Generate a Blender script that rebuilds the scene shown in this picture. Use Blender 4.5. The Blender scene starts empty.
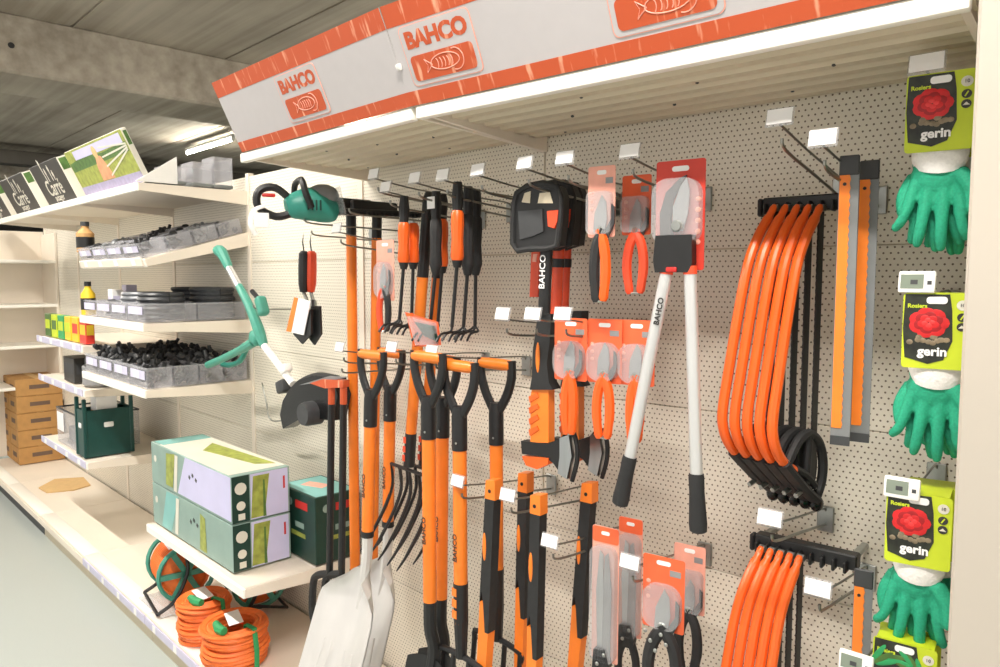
import bpy, bmesh, math, random
from mathutils import Vector, Matrix, Euler
random.seed(7)
R = math.radians
scene = bpy.context.scene
COL = scene.collection

# ---------------------------------------------------------------- camera, world, exposure
FPX = 735.0; PITCH = R(4.4); YAW = R(40.2); CAM_D = 1.6; CAM_H = 1.5; BEND = R(5.6)
cd = bpy.data.cameras.new('camera'); cam = bpy.data.objects.new('camera', cd); COL.objects.link(cam)
cd.sensor_width = 36.0; cd.lens = FPX * 36.0 / 1000.0; cd.clip_start = 0.02; cd.clip_end = 100
cam.location = (0, -CAM_D, CAM_H); cam.rotation_euler = (R(90) - PITCH, 0, YAW)
scene.camera = cam
w = bpy.data.worlds.new('store_ambient'); scene.world = w; w.use_nodes = True
w.node_tree.nodes['Background'].inputs[0].default_value = (1.0, 0.96, 0.90, 1)
w.node_tree.nodes['Background'].inputs[1].default_value = 0.9
scene.view_settings.view_transform = 'Standard'; scene.view_settings.look = 'None'
scene.view_settings.gamma = 1.0; scene.view_settings.use_curve_mapping = False
scene.view_settings.exposure = 0.5
LAMP_WATTS = 54.0

# ---------------------------------------------------------------- picture geometry (pixel -> direction; distance from the surface touched)
CPOS = Vector((0, -CAM_D, CAM_H))
FWD = Vector((-math.sin(YAW) * math.cos(PITCH), math.cos(YAW) * math.cos(PITCH), -math.sin(PITCH)))
RGT = Vector((math.cos(YAW), math.sin(YAW), 0)); UPV = RGT.cross(FWD)
def ray(x, y): return FWD + RGT * ((x - 500) / FPX) + UPV * ((333.5 - y) / FPX)
class Frame:                       # a straight run of shop fitting: x along it, y into its back wall, z up
    def __init__(s, o, a): s.o = Vector(o); s.a = a; s.t = Vector((math.cos(a), math.sin(a), 0)); s.n = Vector((math.sin(a), -math.cos(a), 0))
    def world(s, x, p, z): v = s.o + s.t * x + s.n * p; return Vector((v.x, v.y, z))
FR = Frame((0, 0, 0), 0.0)
_d = ray(544.5, 160); _S = CPOS + _d * (CAM_D / _d.y)
SEAM = _S.x
FL = Frame((SEAM, 0, 0), -BEND)
def at(x, y, p, F):                # point of the plane standing p metres off the back wall
    d = ray(x, y); k = (p - (CPOS - F.o).dot(F.n)) / d.dot(F.n); P = CPOS + d * k
    return (P - F.o).dot(F.t), P.z
def on(x, y, z, F):                # point of the level at height z
    d = ray(x, y); k = (z - CPOS.z) / d.z; P = CPOS + d * k
    return (P - F.o).dot(F.t), (P - F.o).dot(F.n)

# ---------------------------------------------------------------- materials
def lin(h):
    h = h.lstrip('#'); o = []
    for i in (0, 2, 4):
        c = int(h[i:i + 2], 16) / 255.0
        o.append(c / 12.92 if c <= 0.04045 else ((c + 0.055) / 1.055) ** 2.4)
    return (*o, 1.0)
MATS = {}
def mat(name, hexc, rough=0.5, metal=0.0, var=0.06, scale=30.0, bump=0.0, alpha=1.0, trans=0.0, emit=0.0, stretch=(1, 1, 1), spec=0.5, coat=0.0):
    m = bpy.data.materials.new(name); m.use_nodes = True; nt = m.node_tree; b = nt.nodes['Principled BSDF']
    c = lin(hexc); b.inputs['Roughness'].default_value = rough; b.inputs['Metallic'].default_value = metal
    b.inputs['Specular IOR Level'].default_value = spec; b.inputs['Coat Weight'].default_value = coat
    tc = nt.nodes.new('ShaderNodeTexCoord'); mp = nt.nodes.new('ShaderNodeMapping'); nz = nt.nodes.new('ShaderNodeTexNoise')
    mp.inputs['Scale'].default_value = stretch; nz.inputs['Scale'].default_value = scale; nz.inputs['Detail'].default_value = 4
    nt.links.new(tc.outputs['Object'], mp.inputs[0]); nt.links.new(mp.outputs[0], nz.inputs['Vector'])
    rp = nt.nodes.new('ShaderNodeValToRGB'); rp.color_ramp.elements[0].position = 0.3; rp.color_ramp.elements[1].position = 0.7
    rp.color_ramp.elements[0].color = tuple(max(0, v * (1 - var)) for v in c[:3]) + (1,)
    rp.color_ramp.elements[1].color = tuple(min(1, v * (1 + var)) for v in c[:3]) + (1,)
    nt.links.new(nz.outputs['Fac'], rp.inputs[0]); nt.links.new(rp.outputs[0], b.inputs['Base Color'])
    if bump:
        bp = nt.nodes.new('ShaderNodeBump'); bp.inputs['Strength'].default_value = bump; bp.inputs['Distance'].default_value = 0.004
        nt.links.new(nz.outputs['Fac'], bp.inputs['Height']); nt.links.new(bp.outputs[0], b.inputs['Normal'])
    if alpha < 1: b.inputs['Alpha'].default_value = alpha
    if trans: b.inputs['Transmission Weight'].default_value = trans
    if emit:
        b.inputs['Emission Color'].default_value = c; b.inputs['Emission Strength'].default_value = emit
    MATS[name] = m; return m
def M(n): return MATS[n]
mat('cream', '#efe4d5', 0.42, var=0.02, scale=6)
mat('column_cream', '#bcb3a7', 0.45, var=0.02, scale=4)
mat('cream_dull', '#d8cbb2', 0.5, var=0.03, scale=6)
mat('white_lip', '#fbf7ee', 0.35, var=0.01, scale=5)
mat('white', '#f4f2ee', 0.45, var=0.02)
mat('banner_white', '#c0bbbc', 0.5, var=0.015)
mat('paper_white', '#f5f3f2', 0.6, var=0.02)
mat('orange', '#f5832a', 0.38, var=0.05, scale=20, spec=0.45)
mat('orange_deep', '#f0641f', 0.35, var=0.05, scale=20)
mat('orange_cord', '#f27a35', 0.5, var=0.1, scale=40)
mat('orange_red', '#e8502c', 0.4, var=0.05)
mat('red_card', '#cf3c2c', 0.45, var=0.05)
mat('card_orange', '#f0683c', 0.45, var=0.06)
mat('card_pale', '#f2ab97', 0.5, var=0.08)
mat('black', '#1b1b1c', 0.45, var=0.15, scale=40)
mat('black_soft', '#242425', 0.65, var=0.15, scale=60, bump=0.15)
mat('black_gloss', '#141415', 0.25, var=0.1)
mat('dark_grey', '#3c3d3f', 0.5, var=0.1)
mat('mid_grey', '#7d7f80', 0.45, var=0.06)
mat('grey_label', '#8f8f90', 0.4, var=0.05)
mat('steel', '#b9bcbe', 0.3, 1.0, var=0.06, scale=60, stretch=(1, 1, .1))
mat('zinc', '#a9aca8', 0.38, 0.9, var=0.08, scale=50)
mat('wire', '#8d8d86', 0.35, 0.9, var=0.06)
mat('aluminium', '#d9d9d8', 0.38, 0.55, var=0.03, scale=30, stretch=(1, 1, .05))
mat('alu_sheet', '#dcd9d6', 0.32, 0.4, var=0.05, scale=18, stretch=(1, 1, .15), bump=0.05)
mat('blade_grey', '#a7a9ab', 0.35, 0.6, var=0.05)
mat('clear', '#d2d2d4', 0.18, var=0.0, alpha=0.30)
mat('frosted', '#dcdce2', 0.3, var=0.03, alpha=0.2)
mat('film', '#f2efee', 0.15, var=0.0, alpha=0.2)
mat('lavender', '#cfcbe2', 0.45, var=0.04)
mat('bosch_green', '#2c8576', 0.4, var=0.06)
mat('mint_green', '#4a9986', 0.4, var=0.05)
mat('glove_green', '#1f9c78', 0.72, var=0.12, scale=260, bump=0.25)
mat('cuff', '#b9b1a6', 0.9, var=0.1, scale=200, bump=0.5)
mat('cuff_white', '#efece8', 0.9, var=0.05, scale=200, bump=0.4)
mat('lime', '#c6d62a', 0.45, var=0.03)
mat('photo_dark', '#26291f', 0.4, var=0.6, scale=60)
mat('photo_pebble', '#85765f', 0.5, var=0.3, scale=90)
mat('rose', '#cf1f22', 0.5, var=0.12, scale=60)
mat('rose_dark', '#a01218', 0.5, var=0.12, scale=60)
mat('rose_light', '#e63a3a', 0.5, var=0.1, scale=60)
mat('lcd', '#7f8a7c', 0.25, var=0.03)
mat('box_green', '#8aa39a', 0.4, var=0.08, scale=12)
mat('box_darkgreen', '#14382e', 0.4, var=0.1)
mat('box_lilac', '#c9c6e6', 0.4, var=0.05, scale=8)
mat('box_teal', '#7fb9b5', 0.4, var=0.08, scale=8)
mat('title_lilac', '#a29cbc', 0.4, var=0.12, scale=40)
mat('box_white', '#dad6c8', 0.4, var=0.04, scale=8)
mat('leaf_yellow', '#98a048', 0.5, var=0.3, scale=35)
mat('leaf_green', '#4d7034', 0.5, var=0.3, scale=40)
mat('red_mark', '#c62c26', 0.45, var=0.03)
mat('cardboard', '#b78a52', 0.75, var=0.08, scale=25)
mat('cardboard_light', '#d8b47e', 0.75, var=0.06, scale=25)
mat('cardboard_print', '#6a5548', 0.7, var=0.1)
mat('carton_black', '#34322f', 0.45, var=0.08)
mat('skin_print', '#d79a72', 0.5, var=0.2, scale=25)
mat('hose_dark', '#3a3c40', 0.4, var=0.2, scale=50)
mat('hose_grey', '#74777c', 0.35, var=0.2, scale=50)
mat('dark_bin', '#12443f', 0.4, var=0.08)
mat('yellow', '#e6c22e', 0.45, var=0.05)
mat('green_band', '#2c9a5c', 0.5, var=0.06)
mat('red', '#d23a30', 0.45, var=0.05)
mat('beige_wood', '#c79a63', 0.6, var=0.1, scale=10, stretch=(1, 6, 1))
mat('far_dark', '#4a4640', 0.7, var=0.2, scale=3)
mat('far_grey', '#7d8280', 0.6, var=0.15, scale=5)
mat('pipe', '#4c4844', 0.5, var=0.1)
mat('lamp_housing', '#e6e4df', 0.4, var=0.02)
mat('tube_glow', '#fff6e6', 0.3, var=0.0, emit=100.0)
mat('floor_vinyl', '#b6bdb9', 0.33, var=0.035, scale=220)
mat('lip_shadow', '#8b8577', 0.5, var=0.05)

def orange_paper():                # torn orange print: pale scratches running across the strip
    m = mat('orange_paper', '#e2622f', 0.5, var=0.05); nt = m.node_tree; b = nt.nodes['Principled BSDF']
    tc = nt.nodes.new('ShaderNodeTexCoord'); mp = nt.nodes.new('ShaderNodeMapping'); mp.inputs['Scale'].default_value = (55, 8, 9)
    nz = nt.nodes.new('ShaderNodeTexNoise'); nz.inputs['Scale'].default_value = 1.0; nz.inputs['Detail'].default_value = 6
    rp = nt.nodes.new('ShaderNodeValToRGB'); rp.color_ramp.elements[0].position = 0.57; rp.color_ramp.elements[1].position = 0.68
    rp.color_ramp.elements[0].color = lin('#c4532a'); rp.color_ramp.elements[1].color = lin('#e8a585')
    nt.links.new(tc.outputs['Object'], mp.inputs[0]); nt.links.new(mp.outputs[0], nz.inputs['Vector'])
    nt.links.new(nz.outputs['Fac'], rp.inputs[0]); nt.links.new(rp.outputs[0], b.inputs['Base Color'])
orange_paper()

def pegboard():                    # punched sheet steel: rows of small holes, offset row by row
    m = bpy.data.materials.new('pegboard'); m.use_nodes = True; nt = m.node_tree; b = nt.nodes['Principled BSDF']; MATS['pegboard'] = m
    N = nt.nodes.new; Lk = nt.links.new
    def math_(op, a, bb=None):
        n = N('ShaderNodeMath'); n.operation = op
        for i, v in enumerate((a, bb)):
            if v is None: continue
            if isinstance(v, (int, float)): n.inputs[i].default_value = v
            else: Lk(v, n.inputs[i])
        return n.outputs[0]
    tc = N('ShaderNodeTexCoord'); sp = N('ShaderNodeSeparateXYZ'); Lk(tc.outputs['Object'], sp.inputs[0])
    PX, PZ = 0.0132, 0.0115
    row = math_('DIVIDE', sp.outputs[2], PZ); ri = math_('FLOOR', row); fz = math_('SUBTRACT', math_('SUBTRACT', row, ri), 0.5)
    odd = math_('MULTIPLY', math_('MODULO', math_('ABSOLUTE', ri), 2.0), 0.5)
    cx = math_('ADD', math_('DIVIDE', sp.outputs[0], PX), odd); fx = math_('SUBTRACT', math_('SUBTRACT', cx, math_('FLOOR', cx)), 0.5)
    dx = math_('MULTIPLY', fx, PX); dz = math_('MULTIPLY', fz, PZ)
    d = math_('SQRT', math_('ADD', math_('MULTIPLY', dx, dx), math_('MULTIPLY', dz, dz)))
    hole = math_('LESS_THAN', d, 0.0020)
    mx = N('ShaderNodeMix'); mx.data_type = 'RGBA'; Lk(hole, mx.inputs[0]); mx.inputs[6].default_value = lin('#e8e1d2'); mx.inputs[7].default_value = lin('#6f614f')
    Lk(mx.outputs[2], b.inputs['Base Color']); b.inputs['Roughness'].default_value = 0.45
    bp = N('ShaderNodeBump'); bp.inputs['Strength'].default_value = 0.3; bp.inputs['Distance'].default_value = 0.001; bp.invert = True
    Lk(hole, bp.inputs['Height']); Lk(bp.outputs[0], b.inputs['Normal'])
pegboard()

def concrete():
    m = bpy.data.materials.new('concrete'); m.use_nodes = True; nt = m.node_tree; b = nt.nodes['Principled BSDF']; MATS['concrete'] = m
    N = nt.nodes.new; Lk = nt.links.new
    tc = N('ShaderNodeTexCoord'); mp = N('ShaderNodeMapping'); mp.inputs['Scale'].default_value = (0.35, 9, 9); Lk(tc.outputs['Object'], mp.inputs[0])
    n1 = N('ShaderNodeTexNoise'); n1.inputs['Scale'].default_value = 1.3; n1.inputs['Detail'].default_value = 5; Lk(mp.outputs[0], n1.inputs['Vector'])
    n2 = N('ShaderNodeTexNoise'); n2.inputs['Scale'].default_value = 0.9; n2.inputs['Detail'].default_value = 6; Lk(tc.outputs['Object'], n2.inputs['Vector'])
    ad = N('ShaderNodeMath'); ad.operation = 'ADD'; Lk(n1.outputs['Fac'], ad.inputs[0]); Lk(n2.outputs['Fac'], ad.inputs[1])
    hf = N('ShaderNodeMath'); hf.operation = 'MULTIPLY'; hf.inputs[1].default_value = 0.5; Lk(ad.outputs[0], hf.inputs[0])
    rp = N('ShaderNodeValToRGB'); rp.color_ramp.elements[0].position = 0.36; rp.color_ramp.elements[1].position = 0.64
    rp.color_ramp.elements[0].color = lin('#8a8174'); rp.color_ramp.elements[1].color = lin('#b4ab9d'); Lk(hf.outputs[0], rp.inputs[0])
    Lk(rp.outputs[0], b.inputs['Base Color']); b.inputs['Roughness'].default_value = 0.85
    bp = N('ShaderNodeBump'); bp.inputs['Strength'].default_value = 0.4; bp.inputs['Distance'].default_value = 0.01; Lk(n1.outputs['Fac'], bp.inputs['Height']); Lk(bp.outputs[0], b.inputs['Normal'])
concrete()

# ---------------------------------------------------------------- mesh building
class MB:
    def __init__(s): s.v = []; s.f = []; s.m = Matrix.Identity(4)
    def tf(s, loc=(0, 0, 0), rot=(0, 0, 0)): s.m = Matrix.Translation(loc) @ Euler(rot).to_matrix().to_4x4(); return s
    def add(s, vs, fs):
        o = len(s.v); s.v += [tuple(s.m @ Vector(v)) for v in vs]; s.f += [tuple(i + o for i in f) for f in fs]; return s
    def box(s, c, d, r=(0, 0, 0)):
        Q = Euler(r).to_matrix(); x, y, z = d[0] / 2, d[1] / 2, d[2] / 2
        vs = [Vector(c) + Q @ Vector((a * x, b * y, e * z)) for a in (-1, 1) for b in (-1, 1) for e in (-1, 1)]
        return s.add(vs, [(0, 1, 3, 2), (4, 6, 7, 5), (0, 4, 5, 1), (2, 3, 7, 6), (0, 2, 6, 4), (1, 5, 7, 3)])
    def bounds(s, x0, x1, y0, y1, z0, z1): return s.box(((x0 + x1) / 2, (y0 + y1) / 2, (z0 + z1) / 2), (x1 - x0, y1 - y0, z1 - z0))
    def rbox(s, c, d, b=0.005, seg=2, r=(0, 0, 0)):
        bm = bmesh.new(); bmesh.ops.create_cube(bm, size=1.0)
        for v in bm.verts: v.co = Vector((v.co.x * d[0], v.co.y * d[1], v.co.z * d[2]))
        bmesh.ops.bevel(bm, geom=bm.edges[:], offset=min(b, min(d) * 0.49), segments=seg, profile=0.5, affect='EDGES')
        Q = Euler(r).to_matrix(); bm.verts.index_update()
        s.add([Vector(c) + Q @ v.co for v in bm.verts], [tuple(v.index for v in f.verts) for f in bm.faces]); bm.free(); return s
    def tube(s, pts, r, n=8, caps=True, flat=1.0, side=None):
        P = [Vector(p) for p in pts]; k = len(P); rr = r if isinstance(r, (list, tuple)) else [r] * k
        T = []
        for i in range(k):
            a = P[max(i - 1, 0)]; b = P[min(i + 1, k - 1)]; d = b - a; T.append(d.normalized() if d.length > 1e-9 else Vector((0, 0, 1)))
        u = Vector(side) if side else (Vector((1, 0, 0)) if abs(T[0].x) < 0.9 else Vector((0, 1, 0)))
        vs = []; fs = []
        for i in range(k):
            u = (u - T[i] * u.dot(T[i])).normalized(); w_ = T[i].cross(u)
            for j in range(n):
                a = 2 * math.pi * j / n; vs.append(P[i] + u * (math.cos(a) * rr[i]) + w_ * (math.sin(a) * rr[i] * flat))
        for i in range(k - 1):
            for j in range(n):
                j2 = (j + 1) % n; fs.append((i * n + j, i * n + j2, (i + 1) * n + j2, (i + 1) * n + j))
        if caps: fs.append(tuple(range(n - 1, -1, -1))); fs.append(tuple((k - 1) * n + j for j in range(n)))
        return s.add(vs, fs)
    def ring(s, c, rad, r, axis='z', n=20, m=6, a0=0, a1=360):
        pts = []; full = abs(a1 - a0) >= 359.9; k = n if full else n
        for i in range(k + 1):
            a = R(a0 + (a1 - a0) * i / k); q = (math.cos(a) * rad, math.sin(a) * rad)
            pts.append(Vector(c) + Vector({'z': (q[0], q[1], 0), 'y': (q[0], 0, q[1]), 'x': (0, q[0], q[1])}[axis]))
        return s.tube(pts, r, m, caps=not full)
    def prism(s, poly, y0, y1):          # outline in x,z pushed from y0 to y1
        n = len(poly); ar = sum(poly[i][0] * poly[(i + 1) % n][1] - poly[(i + 1) % n][0] * poly[i][1] for i in range(n))
        if ar < 0: poly = list(reversed(poly))
        vs = [(x, y0, z) for x, z in poly] + [(x, y1, z) for x, z in poly]
        fs = [tuple(range(n)), tuple(range(2 * n - 1, n - 1, -1))] + [(i, i + n, (i + 1) % n + n, (i + 1) % n) for i in range(n)]
        return s.add(vs, fs)
    def lathe(s, prof, n=16, c=(0, 0, 0), axis='z'):
        vs = []; fs = []; k = len(prof)
        for r_, h in prof:
            for j in range(n):
                a = 2 * math.pi * j / n; x, y = math.cos(a) * r_, math.sin(a) * r_
                q = {'z': (x, y, h), 'y': (x, h, y), 'x': (h, x, y)}[axis]; vs.append((c[0] + q[0], c[1] + q[1], c[2] + q[2]))
        for i in range(k - 1):
            for j in range(n): fs.append((i * n + j, i * n + (j + 1) % n, (i + 1) * n + (j + 1) % n, (i + 1) * n + j))
        fs.append(tuple(range(n - 1, -1, -1))); fs.append(tuple((k - 1) * n + j for j in range(n)))
        return s.add(vs, fs)
    def ball(s, c, d, n=12, m=8):
        prof = [(max(1e-4, math.sin(math.pi * i / m)), -math.cos(math.pi * i / m)) for i in range(m + 1)]
        o = len(s.v); s.lathe(prof, n)
        inv = s.m.inverted()
        for i in range(o, len(s.v)):
            v = inv @ Vector(s.v[i]); s.v[i] = tuple(s.m @ Vector((c[0] + v.x * d[0], c[1] + v.y * d[1], c[2] + v.z * d[2])))
        return s
    def mesh(s, name, material, smooth=True, ang=35):
        me = bpy.data.meshes.new(name); me.from_pydata(s.v, [], s.f); me.update()
        bm = bmesh.new(); bm.from_mesh(me); bmesh.ops.recalc_face_normals(bm, faces=bm.faces[:]); bm.to_mesh(me); bm.free()
        if smooth:
            me.polygons.foreach_set('use_smooth', [True] * len(me.polygons)); me.set_sharp_from_angle(angle=R(ang))
        me.materials.append(M(material) if isinstance(material, str) else material); return me

def link(name, data, parent=None):
    o = bpy.data.objects.new(name, data); COL.objects.link(o)
    if parent is not None: o.parent = parent
    return o
def part(name, mb, material, parent, label=None, loc=None, rot=None, kind=None):
    o = link(name, mb.mesh(name, material) if isinstance(mb, MB) else mb, parent)
    if loc: o.location = loc
    if rot: o.rotation_euler = rot
    if label: o['label'] = label
    if kind: o['kind'] = kind
    return o
def tag(o, label, cat, group=None):
    o['label'] = label; o['category'] = cat
    if group: o['group'] = group
    return o
def thing(name, label, cat, F, x, p, z, rz=0.0, group=None, tilt=(0, 0)):
    o = link(name, None); o.empty_display_size = 0.05
    o.location = F.world(x, p, z); o.rotation_euler = (tilt[0], tilt[1], F.a + rz)
    return tag(o, label, cat, group)
def struct(name, F=None):
    o = link(name, None); o['kind'] = 'structure'
    if F: o.location = F.o; o.rotation_euler = (0, 0, F.a)
    return o
def copy_tree(o, parent=None):
    c = o.copy(); COL.objects.link(c)
    if parent is not None: c.parent = parent
    for ch in list(o.children): copy_tree(ch, c)
    return c
_tx = {}
def text_mesh(s, size, material, weight=0.0, ext=0.0004, xs=1.0):
    key = (s, size, material, weight, xs)
    if key in _tx: return _tx[key]
    cu = bpy.data.curves.new('lettering', 'FONT'); cu.body = s; cu.size = size; cu.align_x = 'CENTER'; cu.align_y = 'CENTER'; cu.extrude = ext; cu.offset = weight; cu.resolution_u = 3
    ob = bpy.data.objects.new('lettering', cu); COL.objects.link(ob); bpy.context.view_layer.update()
    me = bpy.data.meshes.new_from_object(ob.evaluated_get(bpy.context.evaluated_depsgraph_get()))
    bpy.data.objects.remove(ob); bpy.data.curves.remove(cu)
    for v in me.vertices: v.co.x *= xs
    me.materials.clear(); me.materials.append(M(material)); me.name = 'lettering'; _tx[key] = me; return me
def text(s, size, material, parent, loc, rot=(R(90), 0, 0), weight=0.0, xs=1.0, name='lettering'):
    o = link(name, text_mesh(s, size, material, weight, xs=xs), parent); o.location = loc; o.rotation_euler = rot; return o
def bez(pts, n=6):                 # smooth open path through points
    P = [Vector(p) for p in pts]; out = []
    for i in range(len(P) - 1):
        p0 = P[max(i - 1, 0)]; p1 = P[i]; p2 = P[i + 1]; p3 = P[min(i + 2, len(P) - 1)]
        for k in range(n):
            t = k / n; out.append(0.5 * ((2 * p1) + (p2 - p0) * t + (2 * p0 - 5 * p1 + 4 * p2 - p3) * t * t + (3 * p1 - p0 - 3 * p2 + p3) * t ** 3))
    out.append(P[-1]); return out
def rrect(w_, h, r, n=5, cx=0, cz=0):
    out = []
    for sx, sz, a0 in ((1, 1, 0), (-1, 1, 90), (-1, -1, 180), (1, -1, 270)):
        for i in range(n + 1):
            a = R(a0 + 90 * i / n); out.append((cx + sx * (w_ / 2 - r) + math.cos(a) * r, cz + sz * (h / 2 - r) + math.sin(a) * r))
    return out
ORD = ['first', 'second', 'third', 'fourth', 'fifth', 'sixth', 'seventh']

# ================================================================ THE SETTING
CEIL = 3.40
fl = struct('floor', FL)
part('floor_sheet', MB().bounds(-20, 7, -7, 12, -0.05, 0), 'floor_vinyl', fl)
ce = struct('ceiling', FL)
y = -7.0
while y < 12:                      # precast planks, open joints between them
    part('plank', MB().bounds(-20, 7, y + 0.012, y + 1.188, CEIL, CEIL + 0.15), 'concrete', ce); y += 1.2
part('slab', MB().bounds(-20, 7, -7, 12, CEIL + 0.012, CEIL + 0.2), 'concrete', ce)
wl = struct('wall_left', FL); part('wall_sheet', MB().bounds(-20.2, -20, -7, 12, 0, CEIL), 'far_dark', wl)
wb = struct('wall_far', FL); part('wall_sheet', MB().bounds(-20, 7, 12, 12.2, 0, CEIL), 'far_grey', wb)
def beam(name, x0, x1, zb):
    b = struct(name, FL); m = MB().rbox(((x0 + x1) / 2, 2.5, (zb + CEIL) / 2), (x1 - x0, 18.8, CEIL - zb + 0.02), 0.02, 1)
    part('beam', m, 'concrete', b)
    part('bolt_hole', MB().lathe([(0.022, 0), (0.022, 0.006)], 10, (x1 - 0.004, -0.2, (zb + CEIL) / 2 - 0.02), 'x'), 'black', b)
beam('trim_1', -5.82, -5.05, 2.99)
beam('trim_2', -12.6, -11.9, 2.99)
pi = tag(part('ceiling_pipe', MB().tf(FL.o, (0, 0, FL.a)).tube([(-6.35, -2, 3.36), (-6.35, 1.25, 3.36)], 0.03, 8), 'pipe', None), 'dark pipe run under the ceiling just beyond the concrete beam', 'pipe')
pi2 = tag(part('ceiling_duct', MB().tf(FL.o, (0, 0, FL.a)).rbox((-11.2, 1.5, 3.2), (0.28, 8, 0.2), 0.03), 'far_dark', None), 'long dark cable duct under the far ceiling', 'duct')

# ---- fluorescent battens
def lamp(x, p, label, lit=True, power=1.0):
    o = thing('fluorescent_lamp', label, 'lamp', FL, x, p, 3.26, group='fluorescent lamps in rows under the ceiling')
    part('housing', MB().rbox((0, 0, 0.045), (1.52, 0.05, 0.045), 0.008), 'lamp_housing', o)
    part('tube', MB().tube([(-0.73, 0, 0), (0.73, 0, 0)], 0.019, 10), 'tube_glow', o)
    for s in (-1, 1): part('end_cap', MB().rbox((s * 0.745, 0, 0.008), (0.03, 0.045, 0.06), 0.004, 1), 'white', o)
    for s in (-0.6, 0.6): part('hanger', MB().tube([(s, 0, 0.07), (s, 0, CEIL - 3.26)], 0.004, 6), 'zinc', o)
    if lit:
        ld = bpy.data.lights.new('tube_light', 'AREA'); ld.shape = 'RECTANGLE'; ld.size = 1.45; ld.size_y = 0.05
        ld.energy = LAMP_WATTS * power; ld.color = (1.0, 0.968, 0.925)
        lo = link('tube_light', ld, o); lo.location = (0, 0, -0.025)
WHERE = {1.61: 'over the aisle in front of the shelving', -2.75: 'beyond the shelving'}
for p in (1.61, -2.75):
    for k, x in enumerate((1.25, -2.05, -5.35, -8.65)[(0 if p > 0 else 1):]):
        lamp(x, p, 'white fluorescent batten lamp %s, %s from the right' % (WHERE[p], ORD[k] if k < 7 else 'last'))

# ---- back wall of the shop fitting: punched steel panels
SEAMS = [0.07, 0.443, 0.817, 1.190, 1.5635, 1.937]
def backwall(name, F, x0, x1, mtl='pegboard'):
    o = struct(name, F)
    part('backing', MB().bounds(x0, x1, 0.008, 0.03, 0.0, 1.935), 'cream_dull', o)
    for a, b in zip(SEAMS[:-1], SEAMS[1:]):
        part('panel', MB().rbox(((x0 + x1) / 2, 0.005, (a + b) / 2), (x1 - x0 - 0.004, 0.008, b - a - 0.0018), 0.0012, 1), mtl, o)
    return o
BAY = 0.875
backwall('wall_right', FR, SEAM + 0.0005, -0.10)
for i in range(6):
    backwall('wall_bay_%d' % (i + 1), FL, -BAY * (i + 1), -BAY * i - (0.0005 if i == 0 else 0))
up = struct('trim_3', FL)
for i in range(1, 7):
    m = MB().bounds(-BAY * i - 0.015, -BAY * i + 0.015, -0.004, 0.02, 0, 1.95); part('upright', m, 'cream', up)
co = struct('trim_4', FR)
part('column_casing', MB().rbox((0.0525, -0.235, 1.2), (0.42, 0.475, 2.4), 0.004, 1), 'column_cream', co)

# ---- base decks along the floor
def base(F, x0, x1, label):
    o = thing('base_shelf', label, 'shelf', F, x1, 0, 0); L = x1 - x0
    part('deck', MB().rbox((-L / 2, -0.21, 0.112), (L - 0.004, 0.40, 0.016), 0.003, 1), 'cream', o)
    part('front_plank', MB().rbox((-L / 2, -0.445, 0.115), (L - 0.004, 0.075, 0.022), 0.005, 2), 'white_lip', o)
    part('front_lip', MB().rbox((-L / 2, -0.483, 0.10), (L - 0.004, 0.006, 0.05), 0.002, 1), 'cream', o)
    part('price_rail', MB().rbox((-L / 2, -0.489, 0.10), (L - 0.01, 0.006, 0.036), 0.002, 1), 'lavender' if x1 > -1.8 else 'cream', o)
    part('kick_plate', MB().bounds(-L + 0.002, -0.002, -0.462, -0.45, 0.0, 0.08), 'cream_dull' if x1 > -3 else 'dark_grey', o)
    if x1 > -1.8:
        for k in range(4): part('price_label', MB().box((-L * (k + 0.5) / 4, -0.4928, 0.10), (0.03, 0.001, 0.028)), 'paper_white', o)
NM = ['under the silver shovels', 'under the boxed hedge trimmers', 'with only a brown board on it', 'under the dark green bin', 'under the brown cartons', 'in the far corner']
for i in range(6): base(FL, -BAY * (i + 1), -BAY * i, 'cream steel base shelf %s' % NM[i])
base(FR, SEAM + 0.01, -0.168, 'cream steel base shelf under the bow saws')

# ---- canopy shelves over the tools
def canopy(F, x0, x1, label):
    L = x1 - x0; o = thing('canopy_shelf', label, 'shelf', F, x0, 0, 1.85)
    prof = []; n = 7                                                    # ridged sheet, seen from below
    for k in range(n):
        a = 0.02 + k * 0.4 / n; w_ = 0.4 / n
        prof += [(a, 0.022), (a + w_ * 0.30, 0.022), (a + w_ * 0.42, 0.013), (a + w_ * 0.88, 0.013)]
    prof += [(0.43, 0.022), (0.43, 0.032), (0.0, 0.032), (0.0, 0.022)]
    part('deck', MB().tf(rot=(0, 0, R(-90))).prism(prof, 0.0, L), 'cream_dull', o)
    part('front_lip', MB().rbox((L / 2, -0.445, 0.012), (L - 0.002, 0.022, 0.028), 0.004, 2), 'white_lip', o)
    for xx in (0.012, L - 0.012):
        part('bracket', MB().tf(rot=(0, 0, R(-90))).prism([(0, 0.032), (0.432, 0.032), (0.432, 0.008), (0.0, -0.018)], xx - 0.006, xx + 0.006), 'cream', o)
    for k in range(8):
        part('bolt', MB().ball((L * (0.12 + 0.11 * k), -0.06 - 0.045 * ((k * 3) % 7), 0.0135), (0.004, 0.004, 0.003), 8, 5), 'dark_grey', o)
    return o
canopy(FR, SEAM - 0.016, -0.168, 'long cream canopy shelf over the bow saws and gloves')
canopy(FL, -0.842, 0.016, 'cream canopy shelf over the spades and hand weeders')

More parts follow.
